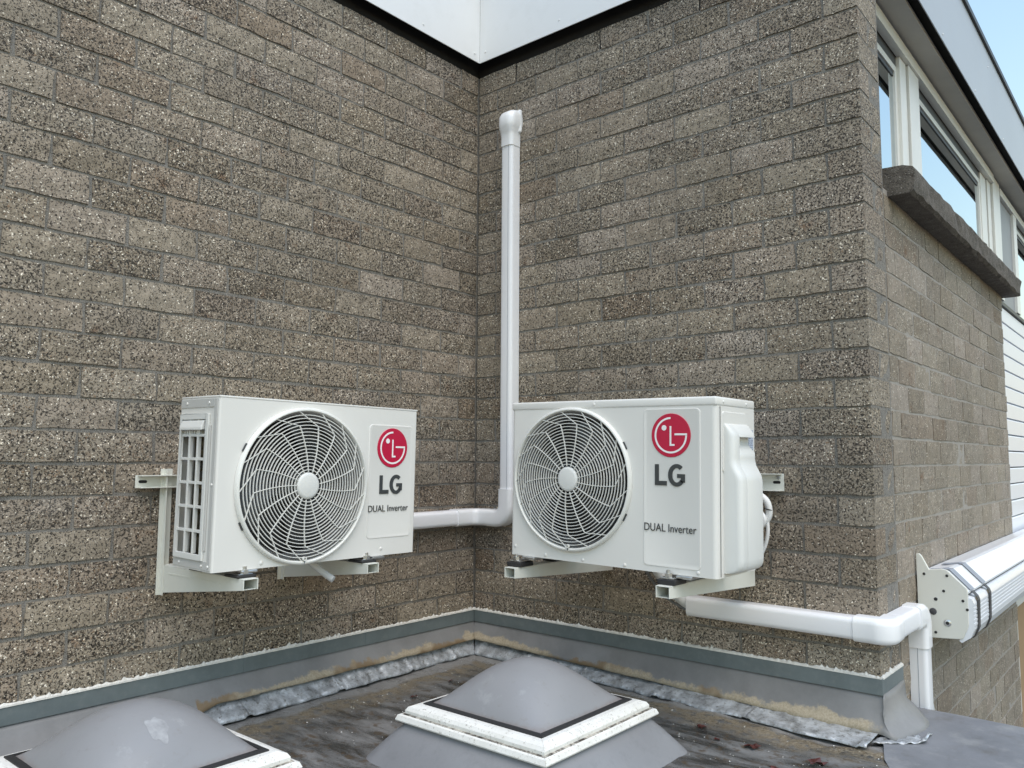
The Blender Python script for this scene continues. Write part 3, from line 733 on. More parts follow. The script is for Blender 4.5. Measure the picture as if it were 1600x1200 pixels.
rec = [(.4015, .030), (.401, .008), (.378, .008), (.356, .030)]
cover(.0902, .206, base_p + rec + low_p, .001, .012, 'valve_cover_grip')
MB().box(rw + .0003, rw + .001, .212, .252, .300, .425).build('rating_sticker', 'sticker', ac2)['label'] = 'pale blue printed rating sticker'
for x in (.06, .635):
    MB().box(x, x + .05, -.012, .30, -.009, -.0005).build('foot', 'steel', ac2, bevel=.002)

# -- the smaller unit on the left wall
lw, lh, ld = .734, .474, .208
ac1 = thing('air_conditioner', 'smaller white air conditioner outdoor unit with a barred side vent, on the left wall', 'air conditioner', (.44, -1.516, .5635), R(90), 'air conditioner outdoor units')
ac1.rotation_euler = (R(.6), R(0.45), R(90))
hole = (.056, .190, .040, .418)
cabinet(ac1, lw, lh, ld, .286, .2295, .2285, side_hole=hole, rc=.006)
fan_and_grille(ac1, .286, .2295, .226, True)
MB().box(-.001, lw + .001, -.0012, ld + .002, lh + .0003, lh + .006).build('top_cover', 'ac', ac1, smooth=40, bevel=.002)
raised_panel(ac1, .526, .716, .055, .423, .014)
logo(ac1, .625, .348, .0645); word_lg(ac1, .574, .671, .198, .258); text(ac1, 'DUAL Inverter', .530, .700, .141, .0205)
for x, z in ((.150, .014), (.590, .022)): screw_head(ac1, (x, 0, z), (0, -1, 0), .0055, 'ac')
# the visible end: folded rims, vent bars and finned coil behind
for y0, y1, z0, z1 in ((.008, .024, .004, lh - .002), (.0245, ld - .002, lh - .026, lh - .002), (.0245, ld - .002, .004, .028)):
    MB().box(-.0025, -.0002, y0, y1, z0, z1).build('end_rim', 'ac_side', ac1, bevel=.0008)
MB().box(-.006, -.0002, .036, .0395, .055, lh - .075).build('rib', 'ac_side', ac1, bevel=.0015)
for y, z in ((.016, .015), (.016, .235), (.05, lh - .014), (.17, lh - .014), (.17, .015), (.05, .015)): screw_head(ac1, (-.0026, y, z), (-1, 0, 0), .004, 'ac')
v = MB()
y0, y1, z0, z1 = hole
vent = MB()
for a, b, c_, d_ in ((y0 - .012, y0 + .002, z0 - .012, z1 + .012), (y1 - .002, y1 + .010, z0 - .012, z1 + .012), (y0 + .002, y1 - .002, z0 - .012, z0 + .004), (y0 + .002, y1 - .002, z1 - .004, z1 + .012)):
    vent.box(-.0075, -.0003, a, b, c_, d_)
vent_o = vent.build('side_vent', 'ac_plastic', ac1, bevel=.0015)
for k in (1, 2):
    y = y0 + (y1 - y0) * k / 3; MB().box(-.0055, .006, y - .004, y + .004, z0 + .0042, z1 - .0042).build('vent_bar', 'ac_plastic', vent_o, bevel=.0015)
for k in range(1, 6):
    z = z0 + .066 * k
    for j in range(3):
        ya = y0 + (y1 - y0) * j / 3; MB().box(-.0050, .005, ya + (.0047 if j else .0022), ya + (y1 - y0) / 3 - (.0047 if j < 2 else .0022), z - .004, z + .004).build('vent_bar', 'ac_plastic', vent_o, bevel=.001)
for k in range(7):
    y = y0 + .034 + k * .0135; MB().box(-.004, .010, y, y + .006, z0 + .3345, z1 - .030).build('vent_slat', 'ac_plastic', vent_o)
hd = MB().loft([[(x, y, z) for x, z in ((-.0003, z1 - .004), (-.008, z1 - .008), (-.015, z1 - .026), (-.0155, z1 - .034), (-.0003, z1 - .031))] for y in (y0 + .010, y0 + .022, y1 - .012, y1 - .0025)])
hd.build('grip_hood', 'ac_plastic', vent_o, bevel=.002)
MB().box(.020, .026, y0 - .01, y1 + .005, .02, .44).build('coil', 'fins', ac1)
MB().box(.016, .0195, .158, .188, .04, .42).build('coil_plate', 'ac_side', ac1)
for z in (.09, .15, .21, .27, .33): MB().tube([(.012, .100, z), (.004, .105, z + .014), (.012, .11, z + .028)], .005, 8).build('coil_bend', 'fins', ac1)
# the other end has its own bulging cover, seen past the front edge
MB().loft([[(lw - .001, y, z) for y, z in rrect(.03, .19, .015, .245, .03)], [(lw + .018, y, z) for y, z in rrect(.034, .186, .018, .24, .03)], [(lw + .026, y, z) for y, z in rrect(.045, .175, .03, .225, .025)]]).build('valve_cover', 'ac_plastic', ac1, smooth=50)
for x in (.085, .55):
    MB().box(x, x + .05, -.010, .25, -.008, -.0005).build('foot', 'steel', ac1, bevel=.002)

# ------------------------------------------------------------------ wall brackets (local: x along wall, y towards the wall negative outwards)
def bracket(label, loc, rz, rail, arms, post_top, arm_top, arm_len, bot_f, bot_w, hole_x, unit_gap):
    b = thing('wall_bracket', label, 'bracket', loc, rz, 'air conditioner brackets')
    x0, x1, z0, z1 = rail
    # rail: a shallow channel on the wall
    m = MB().box(x0, x1, -.008, -.004, z0, z1)
    m.box(x0 + .006, x1 - .006, -.034, -.0082, z1 - .003, z1).box(x0 + .006, x1 - .006, -.034, -.0082, z0, z0 + .003)
    rl = m.build('rail', 'bracket', b, bevel=.0006)
    for hx in hole_x:
        pts = rrect(hx - .013, hx + .013, (z0 + z1) / 2 - .0045, (z0 + z1) / 2 + .0045, .0044, 4)
        plate(pts, -.0088, -.0082).build('slot', 'dark', rl)
    screw_head(b, (x1 - .018, -.0082, z1 - .012), (0, -1, 0), .007, 'steel', 'bolt', .006)
    for (a0, a1) in arms:
        # post on the wall
        p = MB().box(a0 - .003, a0 - .0004, -.030, -.012, bot_w - .006, post_top).box(a0 + .0002, a0 + .022, -.015, -.012, bot_w + .02, post_top).box(a0 - .014, a0 - .0004, -.0118, -.009, bot_w - .006, post_top)
        p.build('post', 'bracket', b, bevel=.0005)
        # tapered channel arm: two cheeks and a top
        for xa in (a0, a1 - .0025):
            V = []
            for x in (xa, xa + .0025):
                V += [(x, -.010, bot_w), (x, -arm_len, bot_f), (x, -arm_len, arm_top - .0025), (x, -.010, arm_top - .0025)]
            MB().add(V, [(0, 1, 2, 3), (7, 6, 5, 4), (0, 4, 5, 1), (1, 5, 6, 2), (2, 6, 7, 3), (3, 7, 4, 0)]).build('arm_cheek', 'bracket', b, bevel=.0006)
        MB().box(a0, a1, -arm_len, -.010, arm_top - .0024, arm_top).build('arm_top', 'bracket', b, bevel=.0006)
        # rim of the lower lips
        V = []
        for x in (a0 + .0026, a1 - .0026):
            V += [(x, -.012, bot_w), (x, -arm_len + .006, bot_f), (x, -arm_len + .006, bot_f + .002), (x, -.012, bot_w + .002)]
        MB().add(V, [(0, 1, 2, 3), (7, 6, 5, 4), (0, 4, 5, 1), (1, 5, 6, 2), (2, 6, 7, 3), (3, 7, 4, 0)]).build('arm_bottom', 'bracket', b)
        MB().box(a0 - .0012, a0 - .0002, -arm_len + .12, -.06, (bot_f + arm_top) / 2 - .010, (bot_f + arm_top) / 2 - .006).build('arm_crease', 'bracket', b)
        xc = (a0 + a1) / 2
        for yy in (-arm_len + .055, -arm_len + .25):
            g = unit_gap
            MB().box(xc - .030, xc + .030, yy - .035, yy + .035, arm_top + .0005, arm_top + g * .45).build('rubber_pad', 'rubber', b, bevel=.003)
            MB().box(xc - .022, xc + .022, yy - .028, yy + .028, arm_top + g * .46, arm_top + g * .60).build('washer', 'steel', b, bevel=.001)
        yy = -arm_len + .035
        MB().loft([[(xc + .012 * math.cos(R(60 * k)), yy + .012 * math.sin(R(60 * k)), z) for k in range(6)] for z in (arm_top + unit_gap * .61, arm_top + unit_gap * .61 + .011)]).build('nut', 'steel', b)
        MB().lathe([(.0003, .0), (.006, .0), (.006, -.02)], 12, 'z', (xc, yy, arm_top + unit_gap * .61 + .02)).build('bolt', 'steel', b)
        screw_head(b, (a0 + .02, -.0152, arm_top - .03), (0, -1, 0), .008, 'steel', 'bolt', .006)
    return b
bracket('cream steel wall bracket carrying the larger air conditioner', (0, 0, 0), 0, (.55, 1.416, .769, .827), ((.690, .735), (1.264, 1.309)), .84, .512, .600, .478, .446, (1.392, .59), .036)
bracket('cream steel wall bracket carrying the smaller air conditioner', (0, 0, 0), R(90), (-1.530, -.76, .778, .817), ((-1.440, -1.394), (-1.008, -.962)), .836, .542, .475, .512, .456, (-1.508, -.80), .018)

# ------------------------------------------------------------------ white pipe ducts
def sec(w, d, r, seg=5):
    # D shaped section: flat back at 0, front at d, centred on width
    pts = [(-w / 2, 0.001), (-w / 2, d - r)]
    for i in range(1, seg + 1):
        a = R(180 - 90 * i / seg); pts.append((-w / 2 + r + r * math.cos(a), d - r + r * math.sin(a)))
    pts.append((w / 2 - r, d))
    for i in range(1, seg + 1):
        a = R(90 - 90 * i / seg); pts.append((w / 2 - r + r * math.cos(a), d - r + r * math.sin(a)))
    pts.append((w / 2, 0.001)); return pts
def sweep(stations):
    # stations: (origin, width dir, out dir, w, d, r)
    rings = []
    for o, wd, od, w, d, r in stations:
        o = Vector(o); wd = Vector(wd); od = Vector(od)
        rings.append([o + wd * a + od * b for a, b in sec(w, d, r)])
    return MB().loft(rings)
X, Y, Z = Vector((1, 0, 0)), Vector((0, 1, 0)), Vector((0, 0, 1))
DW, DD = .066, .056
d1 = thing('pipe_duct', 'white plastic pipe duct climbing the right wall beside the inner corner, from the left unit', 'duct')
xd = .219; zd = .616
sweep([((xd, 0, z), X, -Y, DW, DD, .016) for z in (.70, 2.262)]).build('duct_run', 'duct', d1, smooth=35)
MB().box(xd - DW / 2 + .046, xd - DW / 2 + .0475, -DD - .0006, -DD + .0005, .71, 2.26).build('lid_line', 'strap', d1)
sweep([((0, y, zd), Z, X, DW, DD, .016) for y in (-.95, -.145)]).build('duct_run', 'duct', d1, smooth=35)
# inner corner fitting and flat elbow that turns up
F2 = .072; D2 = .061
m = MB(); rings = []
pts = sec(F2, D2, .018)
for k in range(9):                           # bend round the inner corner, about the vertical axis at (rb, -rb)
    if k == 0: rings.append([Vector((b, -.165, zd)) + Z * a for a, b in pts])
rb = .085
for k in range(8):
    a = R(90 * k / 7); c0 = Vector((rb, -rb, zd))
    od = Vector((math.cos(a), -math.sin(a), 0))          # out of the wall
    rings.append([c0 - od * (rb - b) + Z * w for w, b in pts])
rings.append([Vector((.135, -b, zd)) + Z * w for w, b in pts])
MB().loft(rings).build('corner_fitting', 'duct2', d1, smooth=50)
rings = []; pts = sec(F2 + .002, D2 + .002, .018)
rings.append([Vector((.118, -b, zd)) + Z * w for w, b in pts])
re = .055; cxx, czz = xd - re, zd + re
rings.append([Vector((cxx - .005, -b, zd)) + Z * w for w, b in pts])
for k in range(8):
    a = R(-90 + 90 * k / 7); o_ = Vector((math.cos(a), 0, math.sin(a)))
    rings.append([Vector((cxx, -b, czz)) + o_ * (re - w) for w, b in pts])
rings.append([Vector((xd - w, -b, .742)) for w, b in pts])
MB().loft(rings).build('elbow', 'duct2', d1, smooth=50)
# wall cap at the top
st = []
for z, w, d, r, dx in ((2.255, .071, .061, .018, 0), (2.300, .071, .061, .018, 0), (2.318, .074, .066, .022, .000), (2.335, .084, .076, .028, .002), (2.355, .090, .080, .032, .004), (2.385, .090, .079, .034, .004), (2.402, .084, .070, .032, .005), (2.413, .070, .054, .025, .007), (2.419, .050, .034, .016, .010)):
    st.append(((xd + dx, 0, z), X, -Y, w, d, r))
sweep(st).build('wall_cap', 'duct2', d1, smooth=60)
MB().box(xd - .034, xd + .050, -.020, -.001, 2.318, 2.424).build('cap_flange', 'duct2', d1, bevel=.008, seg=3)

d2 = thing('pipe_duct', 'white plastic pipe duct running low to the outside corner and down beside the awning', 'duct')
zl = .355
sweep([((x, 0, zl), Z, -Y, .068, DD, .016) for x in (1.070, 1.665)]).build('duct_run', 'duct', d2, smooth=35)
rings = []; pts = sec(.078, .060, .020)
rings.append([Vector((1.640, -b, zl)) + Z * w for w, b in pts])
rings.append([Vector((WX - .01, -b, zl)) + Z * w for w, b in pts])
for k in range(8):
    a = R(90 * k / 7); o_ = Vector((math.sin(a), -math.cos(a), 0))
    rings.append([Vector((WX + .002, -.002, zl)) + o_ * (b + .001) + Z * w for w, b in pts])
rings.append([Vector((WX + b, .055, zl)) + Z * w for w, b in pts])
MB().loft(rings).build('corner_fitting', 'duct2', d2, smooth=50)
sweep([((WX, y, zl), Z, X, .070, DD, .016) for y in (.056, .30)]).build('duct_run', 'duct', d2, smooth=35)
# elbow down the return wall
yv = .365
rings = []; pts = sec(F2 + .006, D2, .018)
rings.append([Vector((WX + b, .262, zl)) + Z * w for w, b in pts])
re = .045; cy, cz = yv - re, zl - re
rings.append([Vector((WX + b, cy - .003, zl)) + Z * w for w, b in pts])
for k in range(8):
    a = R(90 - 90 * k / 7); o_ = Vector((0, math.cos(a), math.sin(a)))
    rings.append([Vector((WX + b, cy, cz)) + o_ * (re + w) for w, b in pts])
rings.append([Vector((WX + b, yv + w, .245)) for w, b in pts])
MB().loft(rings).build('elbow', 'duct2', d2, smooth=50)
sweep([((WX, yv, z), Y, X, .070, DD, .014) for z in (-1.2, .26)]).build('duct_run', 'duct', d2, smooth=35)
MB().box(WX + .026, WX + .0275, yv - .0357, yv - .0345, -1.2, .244).build('lid_line', 'strap', d2)

# ------------------------------------------------------------------ pipes and cables
def arc(pts, n=24):
    P = [Vector(q) for q in pts]; P = [P[0] * 2 - P[1]] + P + [P[-1] * 2 - P[-2]]; out = []
    for i in range(1, len(P) - 2):
        for k in range(n // (len(P) - 3) + 1):
            t_ = k / (n // (len(P) - 3) + 1); a, b, c_, d_ = P[i - 1], P[i], P[i + 1], P[i + 2]
            out.append(.5 * ((2 * b) + (c_ - a) * t_ + (2 * a - 5 * b + 4 * c_ - d_) * t_ ** 2 + (3 * b - a - 3 * c_ + d_) * t_ ** 3))
    out.append(P[-2]); return out
tag(MB().tube(arc([(.90, -.10, .60), (.93, -.075, .53), (.985, -.055, .44), (1.045, -.035, .375), (1.10, -.030, .352)]), .021, 14).build('insulated_pipe', 'pipe_w', smooth=60), 'white insulated pipe curving from under the larger unit into the lower duct', 'pipe')
tag(MB().tube(arc([(.86, -.06, .62), (.885, -.05, .50), (.96, -.035, .39), (1.04, -.03, .345), (1.09, -.03, .335)]), .0055, 8).build('cable', 'cable_g', smooth=60), 'thin grey cable hanging beside the white pipe under the larger unit', 'cable')
cb = thing('cable_bundle', 'white cable bundle tied with black ties behind the larger unit, under the rail end', 'cables', (1.358, -.06, .715))
MB().tube(arc([(-.06, .0, .03), (-.015, -.01, .045), (.022, -.01, .022), (.028, -.005, -.02), (.008, -.004, -.052), (-.03, 0, -.075)]), [.0115] * 99, 12).build('cable_loop', 'cable', cb, smooth=60)
MB().tube(arc([(-.04, -.02, -.02), (-.002, -.022, -.012), (.016, -.02, -.04), (-.005, -.018, -.066), (-.04, -.02, -.075)]), [.0095] * 99, 12).build('cable_loop', 'cable', cb, smooth=60)
MB().tube(arc([(.02, -.005, -.03), (.022, -.004, -.08), (.008, 0, -.13), (-.02, .004, -.175), (-.05, .01, -.20)]), .0065, 8).build('cable_tail', 'cable', cb, smooth=60)
for q, ax in (((.026, -.008, -.005), (.2, .1, 1)), ((.010, -.016, -.045), (1, .2, .7)), ((-.008, -.013, .040), (1, 0, .2))):
    ax = Vector(ax).normalized(); a = ax.cross(Vector((0, 1, 0))).normalized(); b = ax.cross(a)
    MB().tube([Vector(q) + (a * math.cos(R(30 * k)) + b * math.sin(R(30 * k))) * .0130 for k in range(13)], .0018, 6).build('cable_tie', 'rubber', cb)
tag(MB().tube(arc([(.30, -1.13, .565), (.325, -1.115, .545), (.36, -1.092, .515), (.392, -1.076, .494)]), .0105, 14).build('drain_hose', 'pipe_w', smooth=60), 'short grey white drain stub sticking out under the smaller unit', 'hose')
tag(MB().tube(arc([(WX + .02, .52, .30), (WX + .022, .50, .20), (WX + .016, .50, .10), (WX + .016, .56, -.02), (WX + .014, .66, -.16), (WX + .02, .70, -.4)]), .0055, 8).build('cable', 'cable', smooth=60), 'thin white cable hanging down the wall under the awning end plate', 'cable')

# ------------------------------------------------------------------ awning cassette
aw = thing('awning_cassette', 'closed white awning cassette with cream end plate, tied with straps, on the receding wall', 'awning')
YA = .452
ep = [(.004, .545), (.014, .547), (.022, .538), (.044, .494), (.082, .500), (.100, .497), (.158, .441), (.161, .430), (.160, .322), (.156, .306), (.142, .272), (.132, .268), (.050, .262), (.004, .270)]
def ext(pts, y0, y1): return MB().loft([[(WX + x, y, z) for x, z in pts] for y in (y0, y1)])
e = ext(ep, YA, YA + .012).build('end_plate', 'awning_end', aw, bevel=.002)
for x, z in ((.028, .478), (.020, .355), (.062, .395), (.088, .425), (.100, .478), (.146, .398), (.058, .282), (.158, .370)):
    screw_head(e, (WX + x, YA - .0002, z), (0, -1, 0), .0048 if x != .062 else .006, 'rubber', 'screw', .002)
screw_head(e, (WX + .096, YA - .0002, .318), (0, -1, 0), .012, 'steel', 'bolt', .003); screw_head(e, (WX + .096, YA - .0034, .318), (0, -1, 0), .006, 'rubber', 'bolt_socket', .001)
screw_head(e, (WX + .052, YA - .0002, .352), (0, -1, 0), .012, 'strap_d', 'hole_plug', .003)
YB = 4.6
top = [(.004, .478), (.044, .484), (.082, .4925), (.098, .490), (.160, .428), (.160, .4215), (.030, .4215), (.004, .4215)]
ext(top, YA + .0125, YB).build('housing', 'awning', aw)
ext([(.004, .4210), (.150, .4210), (.150, .300), (.130, .276), (.050, .270), (.004, .276)], YA + .013, YB).build('housing_inside', 'strap_d', aw)
fr = [(.152, .412), (.172, .406), (.176, .396)]
for k in range(6):
    z = .390 - k * .013; fr += [(.178, z), (.178, z - .008), (.1755, z - .009), (.1755, z - .0125)]
fr += [(.176, .305), (.164, .276), (.136, .256), (.128, .262), (.152, .296)]
ext(fr, YA + .006, YB).build('front_rail', 'awning', aw)
def strap(y, mt, path, wd=.018):
    m = MB(); P = [Vector((WX + x, 0, z)) for x, z in path]; rings = []
    for i, q in enumerate(P):
        d = (P[min(i + 1, len(P) - 1)] - P[max(0, i - 1)]).normalized(); n = Vector((d.z, 0, -d.x))
        if n.x < 0 and n.z < 0: n = -n
        rings.append([q + Y * y, q + Y * (y + wd), q + Y * (y + wd) + n * .002, q + Y * y + n * .002])
    return m.loft(rings).build('strap', mt, aw)
pt = [(.030, .487), (.060, .4905), (.083, .4955), (.099, .4925), (.130, .4618), (.162, .4295)]
pf = [(.162, .425), (.176, .410), (.1805, .398), (.1805, .306), (.167, .273), (.137, .2525)]
for y in (YA + .045, YA + .25): strap(y, 'strap', pt, .055); strap(y + .008, 'strap_d', pf, .034)

# ------------------------------------------------------------------ flashing along both walls
fl = thing('wall_flashing', 'grey green flashing strip with white sealant and muddy membrane skirt along both walls', 'flashing')
ZP0, ZP1 = .157, .208
YL = -2.6
MB().box(.001, .008, YL, -.0085, ZP0, ZP1).build('profile_strip', 'alu', fl, bevel=.0015)
MB().box(.0085, WX + .0085, -.009, -.0015, ZP0 + .0, ZP1 - .001).build('profile_strip', 'alu', fl, bevel=.0015)
MB().box(WX + .001, WX + .0085, -.001, .222, ZP0 + .0, ZP1 - .001).build('profile_strip', 'alu', fl, bevel=.0015)
for y in (-.62, -1.14, -1.9): MB().box(.0082, .0092, y, y + .010, ZP0, ZP1).build('strip_joint', 'alu', fl)
MB().box(.95, .958, -.0102, -.0092, ZP0, ZP1 - .001).build('strip_joint', 'alu', fl)
def bead(p0, p1, out, n, seed):
    p0, p1, out = Vector(p0), Vector(p1), Vector(out); rings = []; rnd = random.Random(seed)
    for i in range(n + 1):
        f = i / n; q = p0.lerp(p1, f); a = .0052 + .0030 * noise.noise(Vector((f * (p1 - p0).length * 22, seed, 0))) + rnd.uniform(-.0014, .0018); a = max(a, .0018)
        hh = a * (1.0 + (1.5 * rnd.random() if rnd.random() > .8 else .3 * rnd.random()))
        rings.append([q - Z * .003, q + out * (.0075 + a * .4) - Z * .002, q + out * (.0075 + a * .3) + Z * (a * .5), q + out * .003 + Z * hh, q + Z * hh * .9])
    return MB().loft(rings).build('sealant_bead', 'sealant', fl)
bead((.001, YL, ZP1), (.001, 0, ZP1), X, 420, 1); bead((0, -.001, ZP1), (WX + .004, -.001, ZP1), -Y, 300, 2); bead((WX + .001, -.004, ZP1), (WX + .001, .218, ZP1), X, 40, 3)
# membrane skirt: hangs from the strip, its toe stands off the wall
def toe(s, side):
    return .006 * noise.noise(Vector((s * 5, side * 7, 0))) + .0025 * noise.noise(Vector((s * 19, side, 2)))
def skirt_pt(s, k, side):            # s along wall, k in 0..1 down the skirt; returns (out, z)
    zt = ZP0 + .004; zb = (.090 if side == 0 else .094 - .044 * s / 1.73) + toe(s, side) * .7
    if side == 0 and s > 1.25: zb = zb - min(1, (s - 1.25) / .25) * .055
    ob = .050 + toe(s + 9, side)
    if side == 0 and s > 1.25: ob += .035 * min(1, (s - 1.25) / .25)
    o_ = .0015 + (ob - .0015) * (k ** 1.25); z = zt + (zb - zt) * k
    o_ += .003 * noise.noise(Vector((s * 9, k * 3, side * 4 + 1))) * k
    return o_, z
rings = []
for i in range(181):
    s = .0 + 2.6 * i / 180; s = 2.6 - s
    rr = []
    for k in range(8):
        o_, z = skirt_pt(s, k / 7, 0); yy = -max(s, o_ + .0) if s < .12 else -s
        rr.append((o_, yy, z))
    rings.append(rr)
sk1 = MB().loft(rings, cap=False, closed=False).build('membrane_skirt', 'skirt', fl, smooth=60)
rings = []
for i in range(131):
    s = 1.712 * i / 130; rr = []
    for k in range(8):
        o_, z = skirt_pt(s, k / 7, 1); rr.append((max(s, o_), -o_, z))
    rings.append(rr)
# the flap that folds round the outside corner and spreads on the kerb
toes = [(1.748, -.052, .046), (1.762, -.030, .041), (1.775, .005, .044), (1.788, .045, .048), (1.800, .085, .051), (1.803, .125, .054), (1.793, .165, .057), (1.775, .200, .061), (1.752, .228, .068), (1.730, .244, .085)]
tops = [(WX + .010, -.0095), (WX + .0102, -.004)] + [(WX + .0103, -.003 + .225 * j / 8) for j in range(1, 9)]
for j, (tq, tp) in enumerate(zip(toes, tops)):
    rr = []
    for k in range(8):
        f = k / 7; A = Vector((tp[0], tp[1], ZP0 + .004)); B = Vector(tq)
        q = A.lerp(B, f); sag = math.sin(f * math.pi) * .022
        q.x -= sag * .75; q.z -= sag * .35
        q.z += .003 * noise.noise(Vector((j * .9, f * 3, 4))) * f; q.x = max(q.x, WX + .0102 + .002 * f)
        rr.append(tuple(q))
    rings.append(rr)
sk2 = MB().loft(rings, cap=False, closed=False).build('membrane_skirt', 'skirt', fl, smooth=60)
for o in (sk1, sk2):
    md = o.modifiers.new('thick', 'SOLIDIFY'); md.thickness = .003; md.offset = -1

# ------------------------------------------------------------------ crumpled lead under the skirt
ld_ = thing('lead_flashing', 'crumpled grey lead sheets showing under the membrane skirt along both walls', 'flashing')
def lead_sheet(s0, s1, side, seed, last=False):
    n = max(8, int((s1 - s0) / .007)); rings = []
    for i in range(n + 1):
        f = i / n; s = s0 + (s1 - s0) * f; rr = []
        for k in range(13):
            g = k / 12; wob = noise.noise(Vector((s * 9, seed, 0)))
            wid = .050 + .012 * wob + (.012 + .065 * max(0, s - .5) if side else 0.022 * s); ztop = .094 if side == 0 else .098 - .044 * s / 1.73
            out = .022 + wid * g; z = ztop + (ROOF + .012 - ztop) * (g ** .8)
            c1 = noise.noise(Vector((s * 30, g * 3, seed * 1.7))); c2 = noise.noise(Vector((s * 75, g * 6, seed * 2.3)))
            am = .0050 * c1 + .0024 * c2 - .003 * abs(noise.noise(Vector((s * 46, g * 1.2, seed + 5))))
            out += am; z += am * .6 + (.006 if f > .94 or f < .04 else 0) * g
            if k == 12: z -= .006
            if side == 0: q = (out, -max(s, out + .004), z)
            else: q = (max(s, out + .004), -out, z)
            rr.append(q)
        rings.append(rr)
    o = MB().loft(rings, cap=False, closed=False).build('lead_sheet', 'lead', ld_, smooth=50)
    md = o.modifiers.new('thick', 'SOLIDIFY'); md.thickness = .002
    return o
for a, b, k in ((.03, .20, 1), (.185, .445, 2), (.43, .80, 3), (.79, 1.18, 4), (1.17, 1.42, 5)): lead_sheet(a, b, 0, k)
for a, b, k in ((.03, .36, 6), (.35, .64, 7), (.63, .98, 8), (.97, 1.33, 9), (1.32, 1.70, 10)): lead_sheet(a, b, 1, k)
# torn end of the lead at the corner
m = MB(); V = []
for j in range(7):
    for i in range(15):
        x = 1.70 + .125 * i / 14; y = -.115 + .085 * j / 6 + .75 * (x - 1.70)
        V.append((x + .006 * noise.noise(Vector((i * .9, j, 1))), y + .008 * noise.noise(Vector((i, j * .8, 7))), .046 + .10 * (x - 1.70) * .2 + .009 * noise.noise(Vector((i * .55, j * .7, 3))) + (.008 if i > 12 else 0)))
m.add(V, [(j * 15 + i, j * 15 + i + 1, (j + 1) * 15 + i + 1, (j + 1) * 15 + i) for j in range(6) for i in range(14)])
o = m.build('torn_end', 'lead', ld_, smooth=40); md = o.modifiers.new('thick', 'SOLIDIFY'); md.thickness = .002

# ------------------------------------------------------------------ skylights
def skylight(label, cx, cy, sz, smear=None):
    s = thing('skylight', label, 'skylight', (cx, cy, ROOF), 0, 'dome skylights on the flat roof')
    zf = .098
    def sq(hw, z, n=10, r=.02):
        return [(x, y, z) for x, y in rrect(-hw, hw, -hw, hw, r, n)]
    hw = sz / 2
    rings = [sq(hw + .090, -.012, r=.07), sq(hw + .076, .004, r=.065), sq(hw + .056, .026, r=.055), sq(hw + .024, .062, r=.045), sq(hw - .004, .088, r=.03), sq(hw - .012, zf - .001, r=.025)]
    MB().loft(rings, cap=False).build('upstand', 'upstand', s, smooth=50)
    # frame: lower lip, dirty groove, upper bevelled rim; four mitred lengths each
    lip = [(hw - .02, zf), (hw + .004, zf), (hw + .006, zf + .004), (hw + .001, zf + .016), (hw - .006, zf + .018)]
    gro = [(hw - .0065, zf + .017), (hw - .010, zf + .0190), (hw - .0155, zf + .0195), (hw - .020, zf + .017)]
    rim = [(hw - .0145, zf + .0165), (hw - .014, zf + .028), (hw - .020, zf + .037), (hw - .036, zf + .043), (hw - .050, zf + .0435), (hw - .052, zf + .036)]
    gas = [(hw - .050, zf + .040), (hw - .0505, zf + .0465), (hw - .060, zf + .049), (hw - .066, zf + .049), (hw - .066, zf + .040)]
    for nm, pr, mt in (('frame_lip', lip, 'skyframe'), ('frame_groove', gro, 'groove'), ('frame_rim', rim, 'skyframe'), ('gasket', gas, 'rubber')):
        for k in range(4):
            rot = Matrix.Rotation(R(90 * k), 3, 'Z'); A = []; B = []
            for p_, z in pr:
                A.append(rot @ Vector((-p_ + .0004, -p_, z))); B.append(rot @ Vector((p_ - .0004, -p_, z)))
            MB().loft([A, B]).build(nm, mt, s)
    # blown dome: square foot, round crown
    hd_ = hw - .062; hgt = .120; N = 28; V = []
    for j in range(N + 1):
        for i in range(N + 1):
            u = -1 + 2 * i / N; w = -1 + 2 * j / N
            e_ = (1 - abs(u) ** 2.0) * (1 - abs(w) ** 2.0); z = zf + .044 + hgt * (max(0, e_) ** .80)
            V.append((u * hd_, w * hd_, z))
    F = [(j * (N + 1) + i, j * (N + 1) + i + 1, (j + 1) * (N + 1) + i + 1, (j + 1) * (N + 1) + i) for j in range(N) for i in range(N)]
    dm = MB().add(V, F).build('dome', 'dome', s, smooth=180)
    if smear:
        V = []; F = []; n_ = 26
        def dz(x, y):
            u, w = x / hd_, y / hd_; return zf + .0450 + hgt * (max(0, (1 - u * u) * (1 - w * w)) ** .80)
        sx_, sy_ = smear; V.append((sx_, sy_, dz(sx_, sy_)))
        for ring in (.5, 1.0):
            for i in range(n_):
                a = 2 * math.pi * i / n_; r_ = ring * (.026 + .012 * noise.noise(Vector((math.cos(a) * 1.6, math.sin(a) * 1.6, 5))) + .004 * math.sin(5 * a))
                x, y = sx_ + r_ * math.cos(a) * 1.35, sy_ + r_ * math.sin(a) * .8; V.append((x, y, dz(x, y) - (.0006 if ring == 1.0 else 0)))
        F += [(0, 1 + i, 1 + (i + 1) % n_) for i in range(n_)] + [(1 + i, 1 + n_ + i, 1 + n_ + (i + 1) % n_, 1 + (i + 1) % n_) for i in range(n_)]
        MB().add(V, F).build('dried_smear', 'smear', dm, smooth=180)['label'] = 'pale dried smear on the dome'
    return s
skylight('grey domed skylight with dirty white frame in front of the inner corner', .962, -.806, .530)
skylight('grey domed skylight cut off by the lower left edge of the picture', .520, -1.730, .530, (.115, -.015))

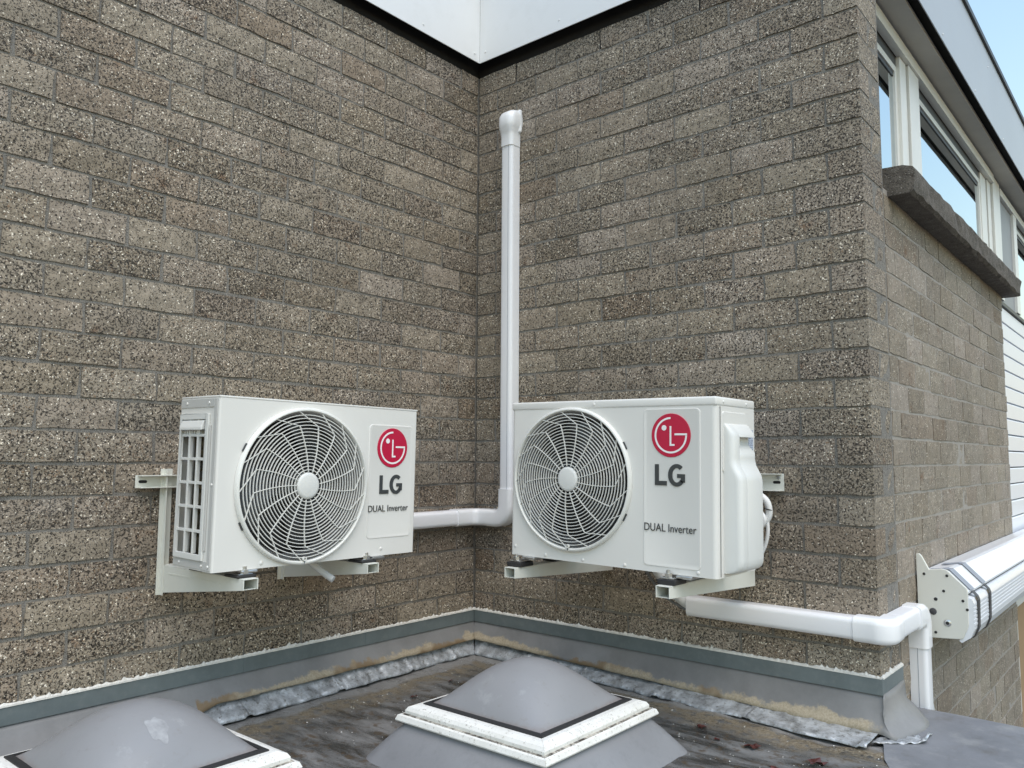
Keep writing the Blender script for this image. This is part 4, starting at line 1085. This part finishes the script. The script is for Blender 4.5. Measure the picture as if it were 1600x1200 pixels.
# ------------------------------------------------------------------ leaves and specks on the roof
leaf_meshes = []
for k in range(4):
    rnd = random.Random(40 + k); n = 8; V = [(0, 0, .004)]
    for i in range(14):
        a = 2 * math.pi * i / 14; rr = (.024 + .010 * math.cos(a)) * (1 if i % 2 else .66) * rnd.uniform(.8, 1.15)
        V.append((rr * math.cos(a) * 1.25, rr * math.sin(a) * .8, rnd.uniform(.0, .013)))
    me = bpy.data.meshes.new('fallen_leaf'); me.from_pydata(V, [], [(0, 1 + i, 1 + (i + 1) % 14) for i in range(14)]); me.materials.append(M['leaf']); leaf_meshes.append(me)
def leaf(x, y, rz, sc, label):
    o = bpy.data.objects.new('fallen_leaf', random.choice(leaf_meshes)); COL.objects.link(o)
    o.location = (x, y, roofz(x, y) + .003); o.rotation_euler = (random.uniform(-.15, .15), random.uniform(-.15, .15), rz); o.scale = (sc, sc, sc)
    tag(o, label, 'leaf', 'fallen leaves on the roof')
for x, y, s_, lb in ((.44, -.72, 1.0, 'largest dark red leaf on the roof left of the central skylight'),
        (.485, -.70, .9, 'dark red leaf touching the largest leaf left of the central skylight'),
        (.52, -.78, .8, 'dark red leaf at the left foot of the central skylight'),
        (.33, -.66, .6, 'small dark leaf between the left lead flashing and the largest leaf'),
        (.30, -.45, .5, 'small dark leaf near the inner corner behind the central skylight'),
        (1.245, -.30, .9, 'dark red leaf just behind the right corner of the central skylight'),
        (1.44, -.34, 1.0, 'red leaf midway between the central skylight and the roof corner'),
        (1.62, -.36, 1.1, 'largest red leaf right of the central skylight, near the torn lead'),
        (1.56, -.47, .9, 'red leaf nearest the bottom edge, right of the central skylight'),
        (1.75, -.45, .8, 'rightmost red leaf on the roof, beside the smooth kerb'),
        (1.33, -.36, .5, 'smallest red leaf right of the central skylight')):
    leaf(x, y, random.uniform(0, 6), s_, lb)
m = MB(); rnd = random.Random(3)
for k in range(150):
    if k < 70: x, y = rnd.uniform(.12, .62), rnd.uniform(-1.1, -.15)
    else: x, y = rnd.uniform(.9, 1.95), rnd.uniform(-.6, -.15)
    s_ = rnd.uniform(.0012, .0032); a = rnd.uniform(0, 3); z = roofz(x, y) + .002; c_, q = math.cos(a) * s_, math.sin(a) * s_
    m.add([(x - c_, y - q, z), (x + q * .5, y - c_ * .5, z), (x + c_, y + q, z), (x - q * .5, y + c_ * .5, z), (x, y, z + s_ * .8)], [(0, 1, 4), (1, 2, 4), (2, 3, 4), (3, 0, 4)])
o = m.build('white_specks', 'petal'); o['kind'] = 'stuff'; o['label'] = 'tiny white chips and grit scattered over the roof'; o['category'] = 'grit'
